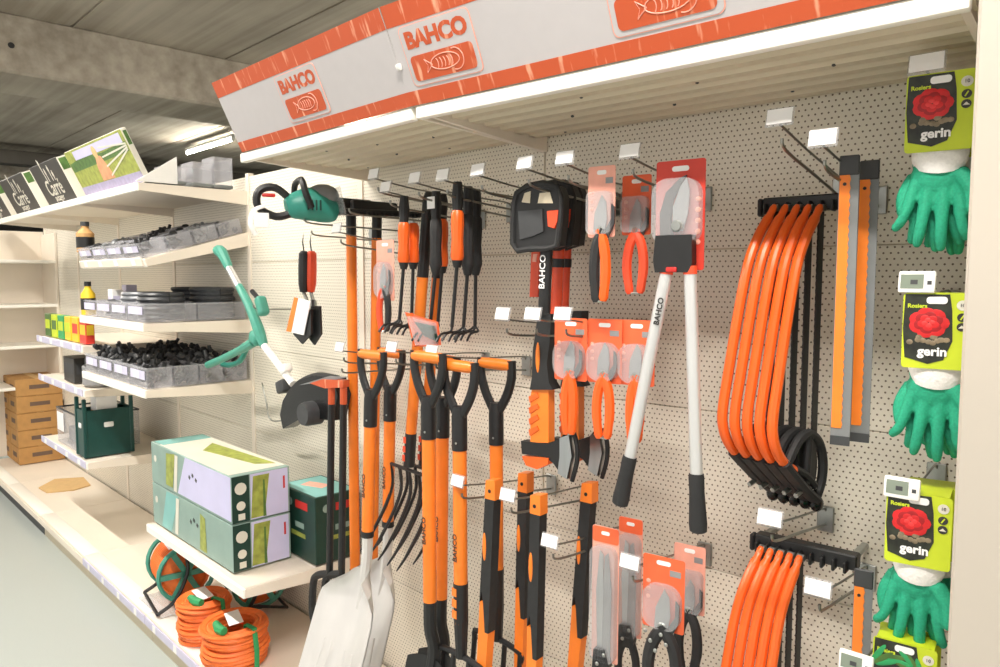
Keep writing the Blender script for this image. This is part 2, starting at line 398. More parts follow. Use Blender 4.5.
# ---- banners
def logo(o, cx, cz, s):
    part('logo_panel', MB().prism(rrect(1.80 * s, 1.10 * s, 0.12 * s, cx=cx, cz=cz), -0.0028, -0.0018), 'card_pale', o)
    part('logo_panel', MB().prism(rrect(1.76 * s, 1.07 * s, 0.11 * s, cx=cx, cz=cz), -0.0032, -0.0020), 'banner_white', o)
    text('BAHCO', 0.40 * s, 'orange_paper', o, (cx, -0.0034, cz + 0.27 * s), weight=0.020 * s, xs=1.12)
    pl = part('logo_plate', MB().prism(rrect(1.58 * s, 0.46 * s, 0.09 * s, cx=cx, cz=cz - 0.23 * s), -0.0042, -0.003), 'orange_paper', o)
    m = MB(); fx, fz, yy = cx + 0.06 * s, cz - 0.22 * s, -0.0044; r = 0.010 * s
    arc = lambda a0, a1, rx, rz, n=14, dx=0, dz=0: [(fx + dx + rx * math.cos(R(a0 + (a1 - a0) * i / n)), yy, fz + dz + rz * math.sin(R(a0 + (a1 - a0) * i / n))) for i in range(n + 1)]
    m.tube(arc(200, -20, .36 * s, .15 * s), r, 5); m.tube(arc(160, 380, .36 * s, .13 * s), r, 5)
    for k in range(5): m.tube(arc(-70, 70, .05 * s, .09 * s, 6, dx=(-.22 + .09 * k) * s), r * .8, 5)
    m.tube([(fx - .33 * s, yy, fz), (fx - .50 * s, yy, fz + .12 * s), (fx - .44 * s, yy, fz), (fx - .50 * s, yy, fz - .13 * s), (fx - .33 * s, yy, fz)], r, 5)
    m.tube(arc(-110, 100, .20 * s, .19 * s, 14, dx=.26 * s), r, 5)
    part('fish_emblem', m, 'card_pale', pl)
def banner(F, x0, x1, px, label, z1=0.2085):
    L = x1 - x0; o = thing('paper_banner', label, 'banner', F, x0, 0.4575, 1.877, tilt=(R(25), 0))
    part('sheet', MB().bounds(0, L, -0.0016, 0, 0, z1), 'banner_white', o)
    part('border_strip', MB().bounds(0, L, -0.0022, -0.0014, z1 - 0.045, z1), 'orange_paper', o)
    part('border_strip', MB().bounds(0, L, -0.0022, -0.0014, 0.0, 0.030), 'orange_paper', o)
    for q in px: logo(o, q - x0, 0.098, 0.112)
    return o
lx = at(303, 92, 0.497, FL)[0]
banner(FL, -0.818, 0.024, [lx], 'white paper banner with orange borders and logo, left one of two')
rx = [at(441, 44, 0.497, FR)[0], at(662, -12, 0.497, FR)[0], at(662, -12, 0.497, FR)[0] * 2 - at(441, 44, 0.497, FR)[0]]
bR = banner(FR, SEAM - 0.024, -0.17, [q for q in rx if q < -0.25], 'long white paper banner with orange borders and logos, over the saws')
part('corner_clip', MB().rbox((0.004, -0.006, 0.085), (0.014, 0.008, 0.014), 0.003), 'white', bR)

# ---- loaded shelves of the bays further left
def shelf(F, x0, x1, z, d, label, tilt=0.0, strip='lavender', labels=4, p0=0.0):
    L = x1 - x0; o = thing('wall_shelf', label, 'shelf', F, x0, p0, z, tilt=(tilt, 0))
    part('deck', MB().rbox((L / 2, -d / 2, -0.012), (L - 0.01, d, 0.018), 0.003, 1), 'cream', o)
    part('front_lip', MB().rbox((L / 2, -d + 0.003, -0.018), (L - 0.006, 0.012, 0.034), 0.003, 1), 'white_lip', o)
    for xx in (0.006, L - 0.006):
        part('bracket', MB().tf(rot=(0, 0, R(-90))).prism([(0, -0.003), (d - 0.004, -0.003), (d - 0.004, -0.032), (0.0, -0.062)], xx - 0.005, xx + 0.005), 'cream', o)
    if strip:
        part('price_rail', MB().rbox((L / 2, -d - 0.006, -0.012), (L - 0.02, 0.006, 0.036), 0.002, 1), strip, o)
        for k in range(labels): part('price_label', MB().box((L * (k + 0.5) / labels, -d - 0.0097, -0.012), (0.045, 0.001, 0.026)), 'paper_white', o)
    return o

# ================================================================ LEFT BAYS
X2, X3, X4, X5 = -2 * BAY, -3 * BAY, -4 * BAY, -5 * BAY
shelf(FL, X3, X2, 1.875, 0.455, 'top cream shelf carrying the box with a garden photograph', strip=None)
shelf(FL, X4, X3, 1.875, 0.455, 'top cream shelf carrying two black lettered boxes', strip=None)
shelf(FL, X5, X4, 1.875, 0.455, 'top cream shelf at the far end, one black box showing', strip=None)
TB = math.atan2(0.13, 0.45)
shB = shelf(FL, X3, X2, 1.70, 0.46, 'upper cream shelf sloping to the front, full of clear bins', tilt=TB, strip='cream')
shC = shelf(FL, X3, X2, 1.315, 0.455, 'middle cream shelf holding bins with coiled hoses', strip=None)
shD = shelf(FL, X3, X2, 1.045, 0.455, 'lower cream shelf crowded with bins of black fittings', strip=None)
shelf(FL, X4, X3, 1.165, 0.45, 'cream shelf with a row of green and yellow packets')
shelf(FL, X4, X3, 0.945, 0.45, 'cream shelf with a dark box and a lilac jar')
shelf(FL, X4, X3, 0.585, 0.45, 'low cream shelf carrying the dark green bin')
shelf(FL, -2 * BAY - 0.045, -BAY - 0.02, 0.487, 0.455, 'low cream shelf carrying the boxed hedge trimmers', strip=None)

# ---- clear bins with fittings
def bin_mesh(w_, d, h):
    t = 0.003; m = MB()
    m.box((0, 0, t / 2), (w_, d, t)); m.box((-w_ / 2 + t / 2, 0, h / 2), (t, d, h)); m.box((w_ / 2 - t / 2, 0, h / 2), (t, d, h))
    m.box((0, d / 2 - t / 2, h / 2), (w_, t, h)); m.box((0, -d / 2 + t / 2, h / 2), (w_, t, h))
    m.box((0, -d / 2 - 0.002, h - 0.004), (w_, 0.006, 0.008)); m.box((-w_ / 2, 0, h - 0.003), (0.006, d, 0.006)); m.box((w_ / 2, 0, h - 0.003), (0.006, d, 0.006))
    return m.mesh('bin_body', 'frosted', smooth=False)
def pile_mesh(w_, d, h, k, seed, mtl):
    rnd = random.Random(seed); m = MB()
    for _ in range(k):
        c = (rnd.uniform(-w_, w_) * 0.36, rnd.uniform(-d, d) * 0.34, rnd.uniform(0.012, h)); a = [rnd.uniform(0, 3) for _ in range(3)]
        m.tf(c, a)
        if rnd.random() < 0.5: m.tube([(-0.016, 0, 0), (0.004, 0, 0), (0.016, 0.008, 0)], [0.008, 0.008, 0.006], 6)
        else: m.lathe([(0.006, -0.016), (0.012, -0.01), (0.012, 0.006), (0.007, 0.016)], 7)
    return m.mesh('fittings', mtl)
def bins(prefix, F, n, rows, z, h, sh_tilt, key, mtls, x0=X3, x1=X2, depth=0.43, kk=22, hh=1.1, fill=True):
    w_ = (x1 - x0 - 0.03) / n; d = depth / rows
    bm_ = bin_mesh(w_ - 0.006, d - 0.006, h); pm = [pile_mesh(w_, d, h * hh, kk, 11 + i, mtls[i % len(mtls)]) for i in range(4)]
    lb = MB().box((0, -d / 2 + 0.001, h * 0.62), (w_ * 0.8, 0.001, h * 0.42)).mesh('label_strip', 'lavender', smooth=False)
    tg = MB().box((-0.012, -d / 2 - 0.0002, h * 0.62), (w_ * 0.28, 0.001, h * 0.34)).mesh('price_label', 'paper_white', smooth=False)
    for r in range(rows):
        for c in range(n):
            xx = x1 - 0.015 - w_ * (c + 0.5); pp = 0.445 - d * (r + 0.5); zz = z - math.tan(sh_tilt) * pp if sh_tilt else z
            o = thing('storage_bin', 'bin of %s, %s, %s row, %s from right' % (prefix, key, ORD[r], ORD[c]), 'bin', F, xx, pp, zz + 0.001, tilt=(sh_tilt, 0), group='bins on the %s' % key)
            part('bin_body', bm_, None, o)
            if fill: part('fittings', pm[(r * 3 + c) % 4], None, o, kind='stuff')
            if r == 0: part('label_strip', lb, None, o); part('price_label', tg, None, o)
bins('small black and white fittings', FL, 4, 4, 1.70, 0.062, TB, 'sloping shelf', ['black_soft', 'dark_grey', 'mid_grey', 'black_soft'], hh=1.0, kk=12)
bins('coiled hose pieces', FL, 4, 2, 1.315, 0.075, 0, 'middle shelf', ['hose_dark'], fill=False)
bins('black hose fittings', FL, 4, 4, 1.045, 0.085, 0, 'lower shelf', ['black_soft', 'black', 'dark_grey', 'black_soft'], kk=34, hh=1.45)
# coils standing in the middle-shelf bins
def coil(x, p, z, r, turns, mtl, label):
    m = MB()
    for k in range(turns): m.ring((0, 0, 0.011 + k * 0.019), r - 0.004 * (k % 2), 0.0105, 'z', 18, 6)
    o = tag(part('hose_coil', m, mtl, None), label, 'hose', 'coiled hoses in the clear bins')
    o.location = FL.world(x, p, z); o.rotation_euler = (0, 0, FL.a)
    return o
w4 = (BAY - 0.03) / 4
for c, (tn, ml, what) in enumerate([(6, 'hose_dark', 'tall black'), (6, 'hose_grey', 'tall grey'), (4, 'hose_dark', 'half-height black')]):
    for r in range(2):
        t2 = tn + (1 if r else 0)
        coil(X2 - 0.015 - w4 * (c + 0.5), 0.445 - 0.215 * (r + 0.5), 1.32, 0.085, t2, ml if (r + c) % 2 else 'hose_dark', '%s hose coil in %s bin from the right, %s row of the middle shelf' % (what, ORD[c], ORD[r]))
# packages left on the middle shelf
def packet(name, label, cat, F, x, p, z, w_, d, h, body, band, group=None, rz=0):
    o = thing(name, label, cat, F, x, p, z, rz, group)
    part('carton', MB().rbox((0, 0, h / 2), (w_, d, h), 0.002, 1), body, o)
    part('printed_band', MB().box((0, -d / 2 - 0.0004, h * 0.55), (w_ * 0.82, 0.001, h * 0.4)), band, o)
    part('printed_band', MB().box((w_ / 2 + 0.0004, 0, h * 0.55), (0.001, d * 0.8, h * 0.4)), band, o)
    return o
packet('small_box', 'small white and lilac packet in the middle shelf bin', 'box', FL, X2 - 0.64, 0.36, 1.322, 0.06, 0.05, 0.12, 'paper_white', 'lavender')
packet('small_box', 'pale lilac packet behind the white one on the middle shelf', 'box', FL, X2 - 0.70, 0.28, 1.322, 0.06, 0.05, 0.14, 'lavender', 'paper_white')
packet('small_box', 'white capped packet beside the lilac packets', 'box', FL, X2 - 0.56, 0.33, 1.322, 0.05, 0.05, 0.11, 'white', 'lavender')
def bottle(label, F, x, p, z, h, r, body, cap):
    o = thing('bottle', label, 'bottle', F, x, p, z)
    part('bottle_body', MB().lathe([(r * .95, 0), (r, 0.006), (r, h * 0.62), (r * 0.45, h * 0.78), (r * 0.42, h * 0.86)], 14), body, o)
    part('cap', MB().lathe([(r * 0.5, h * 0.86), (r * 0.5, h)], 12), cap, o)
    part('label_wrap', MB().lathe([(r * 1.02, h * 0.15), (r * 1.02, h * 0.5)], 14), 'black', o)
bottle('yellow bottle with a black wrap at the end of the middle shelf', FL, X3 + 0.02, 0.42, 1.318, 0.16, 0.032, 'yellow', 'black')
bottle('brown bottle at the left end of the sloping shelf', FL, X3 - 0.06, 0.40, 1.62, 0.15, 0.04, 'beige_wood', 'dark_grey')
# packets on the far cream shelf
for k, (b_, n_, wd) in enumerate([('leaf_green', 'lime', 'green seed packet, first from the left'), ('lime', 'leaf_green', 'lime seed packet, second from the left'), ('green_band', 'lime', 'dark green seed packet, third from the left'), ('yellow', 'lime', 'yellow seed packet, fourth from the left'), ('yellow', 'red', 'yellow and red seed packet, fifth from the left'), ('red', 'yellow', 'red seed packet at the right end')]):
    packet('seed_packet', wd + ' in the row on the far shelf', 'packet', FL, X4 + 0.10 + 0.135 * k, 0.40, 1.168, 0.11, 0.04, 0.125, b_, n_, 'seed packets on the far shelf')
packet('dark_box', 'dark box beside the lilac jar on the far shelf', 'box', FL, X3 - 0.38, 0.36, 0.948, 0.20, 0.12, 0.13, 'carton_black', 'dark_grey')
o = thing('round_jar', 'lilac grey round jar on the far shelf', 'jar', FL, X3 - 0.14, 0.34, 0.948)
part('jar_body', MB().lathe([(0.07, 0), (0.078, 0.01), (0.078, 0.10), (0.06, 0.115)], 18), 'grey_label', o); part('lid', MB().lathe([(0.066, 0.115), (0.066, 0.14)], 18), 'dark_grey', o)
# dark green bin and clear case on the low shelf
o = thing('dark_bin', 'dark green plastic bin with tall corner posts on the low shelf', 'bin', FL, X3 - 0.16, 0.32, 0.588)
m = MB(); W_, D_, H_ = 0.13, 0.22, 0.24
m.rbox((0, -D_ / 2, H_ / 2), (W_, 0.008, H_), 0.003, 1).rbox((0, D_ / 2, H_ / 2), (W_, 0.008, H_), 0.003, 1).rbox((-W_ / 2, 0, H_ / 2), (0.008, D_, H_), 0.003, 1).rbox((W_ / 2, 0, H_ / 2), (0.008, D_, H_), 0.003, 1).box((0, 0, 0.005), (W_, D_, 0.01))
part('bin_body', m, 'dark_bin', o)
for a in (-1, 1):
    for b in (-1, 1): part('corner_post', MB().rbox((a * W_ / 2, b * D_ / 2, 0.15), (0.018, 0.018, 0.30), 0.003, 1), 'dark_bin', o)
part('badge', MB().prism(rrect(0.045, 0.026, 0.006, cx=0.0, cz=0.16), -D_ / 2 - 0.006, -D_ / 2 - 0.004), 'white', o)
part('badge', MB().tf(rot=(0, 0, R(90))).prism(rrect(0.045, 0.026, 0.006, cx=0.0, cz=0.16), -W_ / 2 - 0.006, -W_ / 2 - 0.004), 'white', o)
o = thing('clear_case', 'clear plastic display case beside the dark green bin', 'case', FL, X3 - 0.46, 0.27, 0.588)
W_, D_, H_ = 0.40, 0.30, 0.19; m = MB(); m.box((0, 0, 0.003), (W_, D_, 0.005)); m.box((0, -D_ / 2, H_ / 2), (W_, 0.004, H_)).box((0, D_ / 2, H_ / 2), (W_, 0.004, H_)).box((-W_ / 2, 0, H_ / 2), (0.004, D_, H_)).box((W_ / 2, 0, H_ / 2), (0.004, D_, H_))
part('case_walls', m, 'frosted', o); part('rim', MB().tube([(-W_ / 2, -D_ / 2, H_), (W_ / 2, -D_ / 2, H_), (W_ / 2, D_ / 2, H_), (-W_ / 2, D_ / 2, H_), (-W_ / 2, -D_ / 2, H_)], 0.005, 6), 'dark_grey', o)
part('price_card', MB().box((-0.12, -D_ / 2 - 0.004, 0.12), (0.12, 0.003, 0.10)), 'paper_white', o)
tag(part('tin_tray', MB().tf(FL.world(X3 - 0.46, 0.27, 0.594), (0, 0, FL.a)).rbox((0, 0, 0.04), (0.3, 0.22, 0.08), 0.01), 'grey_label', None), 'grey tray inside the clear display case', 'tray')
packet('white_box', 'white box standing in the dark green bin', 'box', FL, X3 - 0.16, 0.32, 0.60, 0.09, 0.1, 0.29, 'paper_white', 'cardboard')
# cartons with printed faces on the base in the corner
for k in range(5):
    for j in range(2):
        o = thing('carton', 'brown cardboard carton, %s layer up, %s column of the corner stack' % (ORD[k], 'left' if j else 'right'), 'carton', FL, -5.02 - 0.26 * j, 0.16, 0.124 + 0.126 * k, group='cartons stacked in the corner')
        part('carton_body', MB().rbox((0, 0, 0.0625), (0.25, 0.30, 0.124), 0.004, 1), 'cardboard', o)
        part('printed_mark', MB().box((0, -0.1504, 0.065), (0.12, 0.001, 0.035)), 'cardboard_print', o)
        part('printed_mark', MB().box((0.1254, 0, 0.065), (0.001, 0.13, 0.03)), 'cardboard_print', o)
        part('tape', MB().box((0, 0, 0.1247), (0.252, 0.05, 0.001)), 'cardboard_light', o)
# board lying on the base
P = [on(*q, 0.124, FL) for q in ((35, 486), (58, 479), (86, 480), (91, 485), (70, 491), (48, 493))]
cx = sum(q[0] for q in P) / 6; cp = sum(q[1] for q in P) / 6
o = tag(part('board', MB().tf(rot=(R(90), 0, 0)).prism([(q[0] - cx, -(q[1] - cp)) for q in P], -0.008, 0.0), 'cardboard_light', None), 'thin brown board lying on the empty base shelf', 'board')
o.location = FL.world(cx, cp, 0.129); o.rotation_euler = (0, 0, FL.a)
# corner gondola turned towards the camera
FC = Frame(FL.world(-5.30, 0.0, 0), FL.a + R(90))
o = thing('corner_shelving', 'cream corner shelving unit with four shelves at the far left', 'shelving', FC, 0, 0, 0)
part('back_panel', MB().bounds(-1.6, 0.0, 0.0, 0.03, 0.125, 1.85), 'cream', o)
for zz in (0.70, 1.0, 1.30, 1.625):
    part('shelf_board', MB().rbox((-0.8, -0.2, zz - 0.012), (1.58, 0.40, 0.022), 0.003, 1), 'white_lip', o)
for k in (0.0, -0.8):
    part('side_panel', MB().rbox((k - 0.01, -0.2, 1.2), (0.02, 0.39, 1.25), 0.003, 1), 'cream', o)
for k, (xx, zz, c1, nm) in enumerate([(-1.15, 0.703, 'dark_grey', 'dark'), (-1.2, 1.003, 'lavender', 'lilac'), (-1.1, 1.303, 'cardboard', 'brown'), (-1.2, 1.628, 'far_grey', 'grey')]):
    packet('stock_box', '%s box on the %s shelf up of the corner shelving' % (nm, ORD[k]), 'box', FC, xx, 0.2, zz, 0.3, 0.2, 0.14, c1, 'paper_white')

# ---- boxes on the top shelf
def top_box(x0, x1, label, photo):
    L = x1 - x0; H_ = 0.218; o = thing('retail_box', label, 'box', FL, (x0 + x1) / 2, 0.415, 1.8785, tilt=(R(25), 0), group=None)
    D_ = 0.02 if photo else 0.05
    part('carton_body', MB().rbox((0, D_ / 2, H_ / 2), (L, D_, H_), 0.003, 1), 'box_white' if photo else 'carton_black', o)
    part('end_panel', MB().box((L / 2 + 0.0006, D_ / 2, H_ / 2), (0.001, D_ * 0.95, H_ * 0.97)), 'box_white', o)
    part('end_panel', MB().box((L / 2 + 0.0014, D_ / 2, H_ * 0.82), (0.001, D_ * 0.7, H_ * 0.26)), 'leaf_green', o)
    yf = -0.0006
    if photo:
        part('picture', MB().box((0, yf, H_ * 0.58), (L * 0.985, 0.001, H_ * 0.82)), 'leaf_yellow', o)
        part('picture_hedge', MB().prism([(-L * .48, .12), (L * .48, .13), (L * .48, .17), (L * .1, .16), (-L * .2, .175), (-L * .48, .16)], yf - .0007, yf), 'leaf_green', o)
        part('picture_sky', MB().box((L * .05, yf - .0008, H_ * 0.86), (L * 0.8, 0.001, H_ * 0.18)), 'box_lilac', o)
        m = MB().prism([(-.06, .05), (.10, .05), (.08, .10), (.05, .15), (-.01, .16), (-.05, .11)], yf - .0016, yf - .0008); part('figure_clothes', m, 'skin_print', o)
        m = MB(); m.ball((0.0, yf - .0012, 0.172), (0.03, 0.0012, 0.028)); part('figure_head', m, 'cardboard_light', o)
        m = MB()
        for k in range(4): m.tf((L * 0.28, yf - .0012, 0.10 + 0.024 * k), (0, R(-14 + 6 * k), 0)).box((0, 0, 0), (L * 0.40, 0.001, 0.007))
        part('plank_print', m, 'box_white', o)
        part('title_band', MB().box((0, yf - .0008, H_ * 0.115), (L * 0.985, 0.0018, H_ * 0.2)), 'title_lilac', o)
    else:
        text('Carr\u00e9', 0.115, 'box_white', o, (0, yf, 0.085), weight=0.0008, xs=0.95 * L / 0.5)
        text('potager', 0.05, 'box_white', o, (0, yf, 0.034), xs=0.95 * L / 0.5)
        m = MB()
        for k, (xx, hh) in enumerate(((-.06, .22), (-.02, .17), (.05, .18), (.09, .15))):
            m.box((xx, yf, 0.13 + (hh - .12) / 2), (0.007, 0.001, hh - .10), (0, R(-6 + 4 * k), 0)); m.ball((xx, yf, hh), (0.012, 0.0008, 0.016), 8, 5)
        part('plant_drawing', m, 'box_white', o)
    return o
top_box(-2.57, -1.765, 'retail box with a garden photograph on the top shelf', True)
top_box(-3.25, -2.72, 'black retail box with white lettering beside the garden photograph box', False)
top_box(-4.02, -3.44, 'black retail box with white lettering, second from the garden photograph box', False)
top_box(-4.80, -4.18, 'black retail box cut off by the left edge of the picture', False)
# clear angled display hood at the right end of the top shelf, far racks behind
def far_rack(x, p, label):
    o = thing('far_rack', label, 'rack', FL, x, p, 0)
    m = MB()
    for a in (-1.1, 0, 1.1): m.bounds(a - .03, a + .03, -.3, .3, 0, 2.25)
    part('rack_posts', m, 'far_dark', o)
    for k in range(5): part('rack_shelf', MB().bounds(-1.13, 1.13, -.3, .3, 0.3 + .48 * k, .33 + .48 * k), 'far_grey', o)
    return o
for k in range(4):
    far_rack(-7.0 - 2.5 * k, -2.2 - 0.3 * k, 'tall dark stock rack standing beyond the shelving, %s from the right' % ORD[k])
    for j in range(4):
        packet('stock_box', '%s grey stock box on top shelf of %s far rack' % (ORD[j], ORD[k]), 'box', FL, -6.22 - 0.52 * j - 2.5 * k, -2.2 - 0.3 * k, 2.252, 0.44, 0.4, 0.22 + 0.05 * ((j * 7 + k) % 3), ('far_grey', 'box_green', 'far_dark', 'grey_label')[(j + k) % 4], 'far_grey', 'boxes on the far racks')
o = tag(part('display_wedge', MB().tf(rot=(0, 0, R(90))).prism([(-.09, 0), (.07, 0), (.07, .11)], -.006, .006), 'white', None), 'grey triangular display end on the top shelf beside the photo box', 'display stand')
o.location = FL.world(-1.757, 0.37, 1.878); o.rotation_euler = (0, 0, FL.a)

for k, (pp, hh, ww) in enumerate(((0.10, .13, 'tallest'), (0.19, .10, 'middle'), (0.30, .075, 'lowest'))):
    o = thing('clear_hood', '%s clear plastic hood on the right end of the top shelf' % ww, 'plastic hood', FL, -1.83, pp, 1.878)
    m = MB(); m.box((0, -.04, hh / 2), (.12, .003, hh)).box((0, .04, hh / 2), (.12, .003, hh)).box((-.06, 0, hh / 2), (.003, .08, hh)).box((.06, 0, hh / 2), (.003, .08, hh)).box((0, 0, hh), (.123, .083, .004))
    part('hood_shell', m, 'frosted', o); part('base_tray', MB().rbox((0, 0, .008), (.126, .086, .014), .003, 1), 'far_grey', o)
# ---- boxed hedge trimmers on the low shelf
def trimmer_box(z, label, upper):
    x0, x1 = -1.790, -1.035; L = x1 - x0; D_, H_ = 0.215, 0.167
    o = thing('trimmer_box', label, 'box', FL, (x0 + x1) / 2, 0.32, z, group='boxed hedge trimmers on the low shelf')
    part('carton_body', MB().rbox((0, 0, H_ / 2), (L, D_, H_ - 0.001), 0.002, 1), 'box_green', o)
    yf = -D_ / 2 - 0.0005; xe = L / 2 + 0.0006
    if upper: part('lilac_print', MB().prism([(-.10, .01), (L / 2 - .005, .01), (L / 2 - .005, H_ - .004), (-.02, H_ - .004)], yf - .0004, yf + .0004), 'box_lilac', o)
    else: part('teal_print', MB().prism([(-.28, .006), (-.18, .006), (-.10, H_ - .006), (-.22, H_ - .006)], yf - .0004, yf + .0004), 'box_teal', o)
    part('leaf_print', MB().prism([(-.22, .02), (-.15, .02), (-.12, H_ - .01), (-.21, H_ - .02)] if upper else [(.10, .012), (.16, .012), (.15, H_ - .03), (.11, H_ - .02)], yf - .0010, yf - .0002), 'leaf_yellow', o)
    part('blade_print', MB().prism([(-.14, .01), (-.11, .01), (-.09, H_ - .012), (-.12, H_ - .012)], yf - .0012, yf - .0003), 'box_white', o)
    m = MB()
    for k in range(3): m.box((.02 + .03 * k, yf - .0009, .095 + .012 * (k % 2)), (.014, .001, .012), (0, R(30), 0))
    part('small_print', m, 'dark_grey', o)
    m = MB(); m.lathe([(.014, 0), (.014, .001)], 14, (-L / 2 + .045, yf - .001, H_ * .62), 'y'); part('round_mark', m, 'box_white', o)
    # end face
    part('end_band', MB().box((xe, -D_ / 2 + .032, H_ / 2), (.001, .062, H_ - .006)), 'box_darkgreen', o)
    part('end_print', MB().box((xe, .03, H_ / 2), (.001, .14, H_ - .008)), 'box_lilac', o)
    part('end_print', MB().tf((xe + .0004, 0, 0), (0, 0, R(90))).prism([(-.04, .008), (.01, .008), (.03, H_ - .012), (-.03, H_ - .012)], -.0004, .0004), 'leaf_yellow', o)
    part('end_print', MB().tf((xe + .0008, 0, 0), (0, 0, R(90))).prism([(.005, .006), (.016, .006), (.012, H_ - .03), (.006, H_ - .03)], -.0004, .0004), 'leaf_green', o)
    for zz, r in ((.72, .021), (.36, .016)): part('round_mark', MB().lathe([(r, 0), (r, .001)], 14, (xe + .0006, -D_ / 2 + .032, H_ * zz), 'x'), 'box_white', o)
    part('code_square', MB().box((xe + .0006, -D_ / 2 + .034, H_ * .13), (.001, .024, .022)), 'box_white', o)
    part('brand_strip', MB().box((xe + .0006, .085, H_ * .68), (.001, .007, .045)), 'red_mark', o)
    if upper:
        part('top_print', MB().box((.03, 0, H_ - .0002), (L * .85, D_ * .96, .001)), 'box_white', o)
        part('top_print', MB().tf((0.05, 0.03, H_ + .0006), (R(90), 0, 0)).prism([(-.22, -.03), (.26, -.06), (.22, .0), (-.12, .05)], -.0004, .0004), 'leaf_yellow', o)
        part('top_print', MB().box((-L * .42, 0, H_ + .0006), (L * .12, D_ * .9, .001)), 'box_teal', o)
trimmer_box(0.490, 'green hedge trimmer box, lower of the two on the low shelf', False)
trimmer_box(0.659, 'lilac and white hedge trimmer box lying on top of the green one', True)
o = thing('tool_box', 'dark green tool box with a red brand strip behind the trimmer boxes', 'box', FL, -1.03, 0.10, 0.490)
part('carton_body', MB().rbox((0, 0, .120), (.26, .18, .24), .002, 1), 'box_darkgreen', o)
for ax in ('f', 'r'):
    g = MB(); g.m = Matrix.Translation((0, -.0904, 0)) if ax == 'f' else Matrix.Translation((.1304, 0, 0)) @ Matrix.Rotation(R(90), 4, 'Z')
    def put(nm, mt, cx, cz, w_, h, d=0.0):
        q = MB(); q.m = g.m.copy(); q.box((cx, -d, cz), (w_, .001, h)); part(nm, q, mt, o)
    put('brand_strip', 'red_mark', .035, .195, .085, .028); put('tool_print', 'leaf_yellow', .01, .085, .10, .016); put('tool_print', 'box_green', .02, .12, .06, .02)
    q = MB(); q.m = g.m.copy(); q.lathe([(.015, -.001), (.015, .0)], 14, (-.045, 0, .195), 'y'); part('round_mark', q, 'box_green', o)
part('top_print', MB().box((0, 0, .2405), (.24, .16, .001)), 'box_teal', o)
m = MB().box((-.02, .0, .2413), (.10, .05, .001), (0, 0, R(20))); part('top_print', m, 'card_pale', o)

# ---- cable reels and coils on the base
def reel(x, p, label, rz):
    o = thing('cable_reel', label, 'cable reel', FL, x, p, 0.137, rz, group='orange cable reels'); o.scale = (1.25, 1.0, 1.04)
    part('drum', MB().lathe([(.072, -.075), (.092, -.07), (.098, -.03), (.097, 0.02), (.093, .068), (.072, .075)], 22, (0, 0, .135), 'x'), 'orange_cord', o)
    m = MB()
    for k in range(10): m.ring((-.066 + k * .0147, 0, .135), .097, .0062, 'x', 22, 5)
    part('cable', m, 'orange_cord', o)
    for xx in (-.085, .085):
        part('flange', MB().ring((xx, 0, .135), .108, .009, 'x', 24, 6), 'mint_green', o)
        m = MB()
        for a in range(3): m.box((xx, 0, .135), (.008, .21, .022), (R(60 * a), 0, 0))
        part('flange_spokes', m, 'mint_green', o)
    m = MB()
    for xx in (-.105, .105): m.tube(bez([(xx, -.12, .006), (xx, -.05, .05), (xx, 0, .16), (xx, -.02, .26)], 5), .007, 6)
    m.tube([(-.105, -.02, .26), (.105, -.02, .26)], .007, 6); m.tube([(-.105, -.12, .006), (.105, -.12, .006)], .007, 6); m.tube([(-.105, -.05, .05), (-.105, .1, .006), (.105, .1, .006), (.105, -.05, .05)], .006, 6)
    part('stand', m, 'black', o)
    part('grip', MB().tube([(-.05, -.02, .262), (.05, -.02, .262)], .013, 8), 'red', o)
    part('hub', MB().lathe([(.034, -.1), (.034, -.088)], 14, (0, 0, .135), 'x'), 'orange_red', o)
    part('crank', MB().tube([(-.10, 0, .135), (-.115, .05, .15), (-.135, .05, .15)], .008, 6), 'green_band', o)
    part('paper_tag', MB().box((0, -.03, .235), (.07, .05, .002), (R(30), 0, 0)), 'paper_white', o)
a = on(166, 608, .124, FL); reel(a[0] - 0.03, 0.33, 'orange cable reel with mint flanges at the shelf front', R(-8))
reel(a[0] + 0.24, 0.14, 'orange cable reel half hidden behind the cable coils', R(-8))
o = tag(part('clear_tray', MB().tf(FL.world(a[0] - .03, .36, .1265), (0, 0, FL.a)).rbox((0, 0, .006), (.26, .20, .01), .004, 1), 'frosted', None), 'clear tray under the front cable reel', 'tray')
def cord(x, p, r, layers, label, tagrot):
    o = thing('cable_coil', label, 'cable', FL, x, p, 0.128, tagrot, group='orange cable coils')
    rnd = random.Random(int(r * 1e4)); m = MB()
    for k in range(layers):
        for j in range(4):
            pts = []; ph = rnd.uniform(0, 6)
            for i in range(25):
                t = 2 * math.pi * i / 24; rr = r - .011 * j - .004 * abs((k % 5.5) - 2.7) + .003 * math.sin(3 * t + ph)
                pts.append((rr * math.cos(t), rr * math.sin(t), .009 + k * .0155 + .004 * math.sin(2 * t + ph)))
            m.tube(pts, .0085, 5, caps=False)
    part('cable', m, 'orange_cord', o); zt = layers * .0155
    part('tie_band', MB().tube([(r + .012, 0, .004), (r + .014, 0, zt * .5), (r + .004, 0, zt + .008), (r - .045, 0, zt + .01), (r - .05, 0, zt * .4)], .010, 6, flat=.3, side=(0, 1, 0)), 'green_band', o)
    part('plug', MB().tube([(-.02, -r + .05, zt + .012), (.03, -r + .03, zt + .014), (.06, -r + .03, zt + .014)], [.012, .017, .014], 8), 'green_band', o)
    part('paper_tag', MB().rbox((-.005, .0, zt + .014), (.11, .05, .003), .001, 1, (R(6), 0, R(-25))), 'paper_white', o)
    return o
a = on(197, 640, .124, FL); cord(a[0], a[1] - .03, .094, 10, 'smaller orange cable coil with a green plug at the front', R(20))
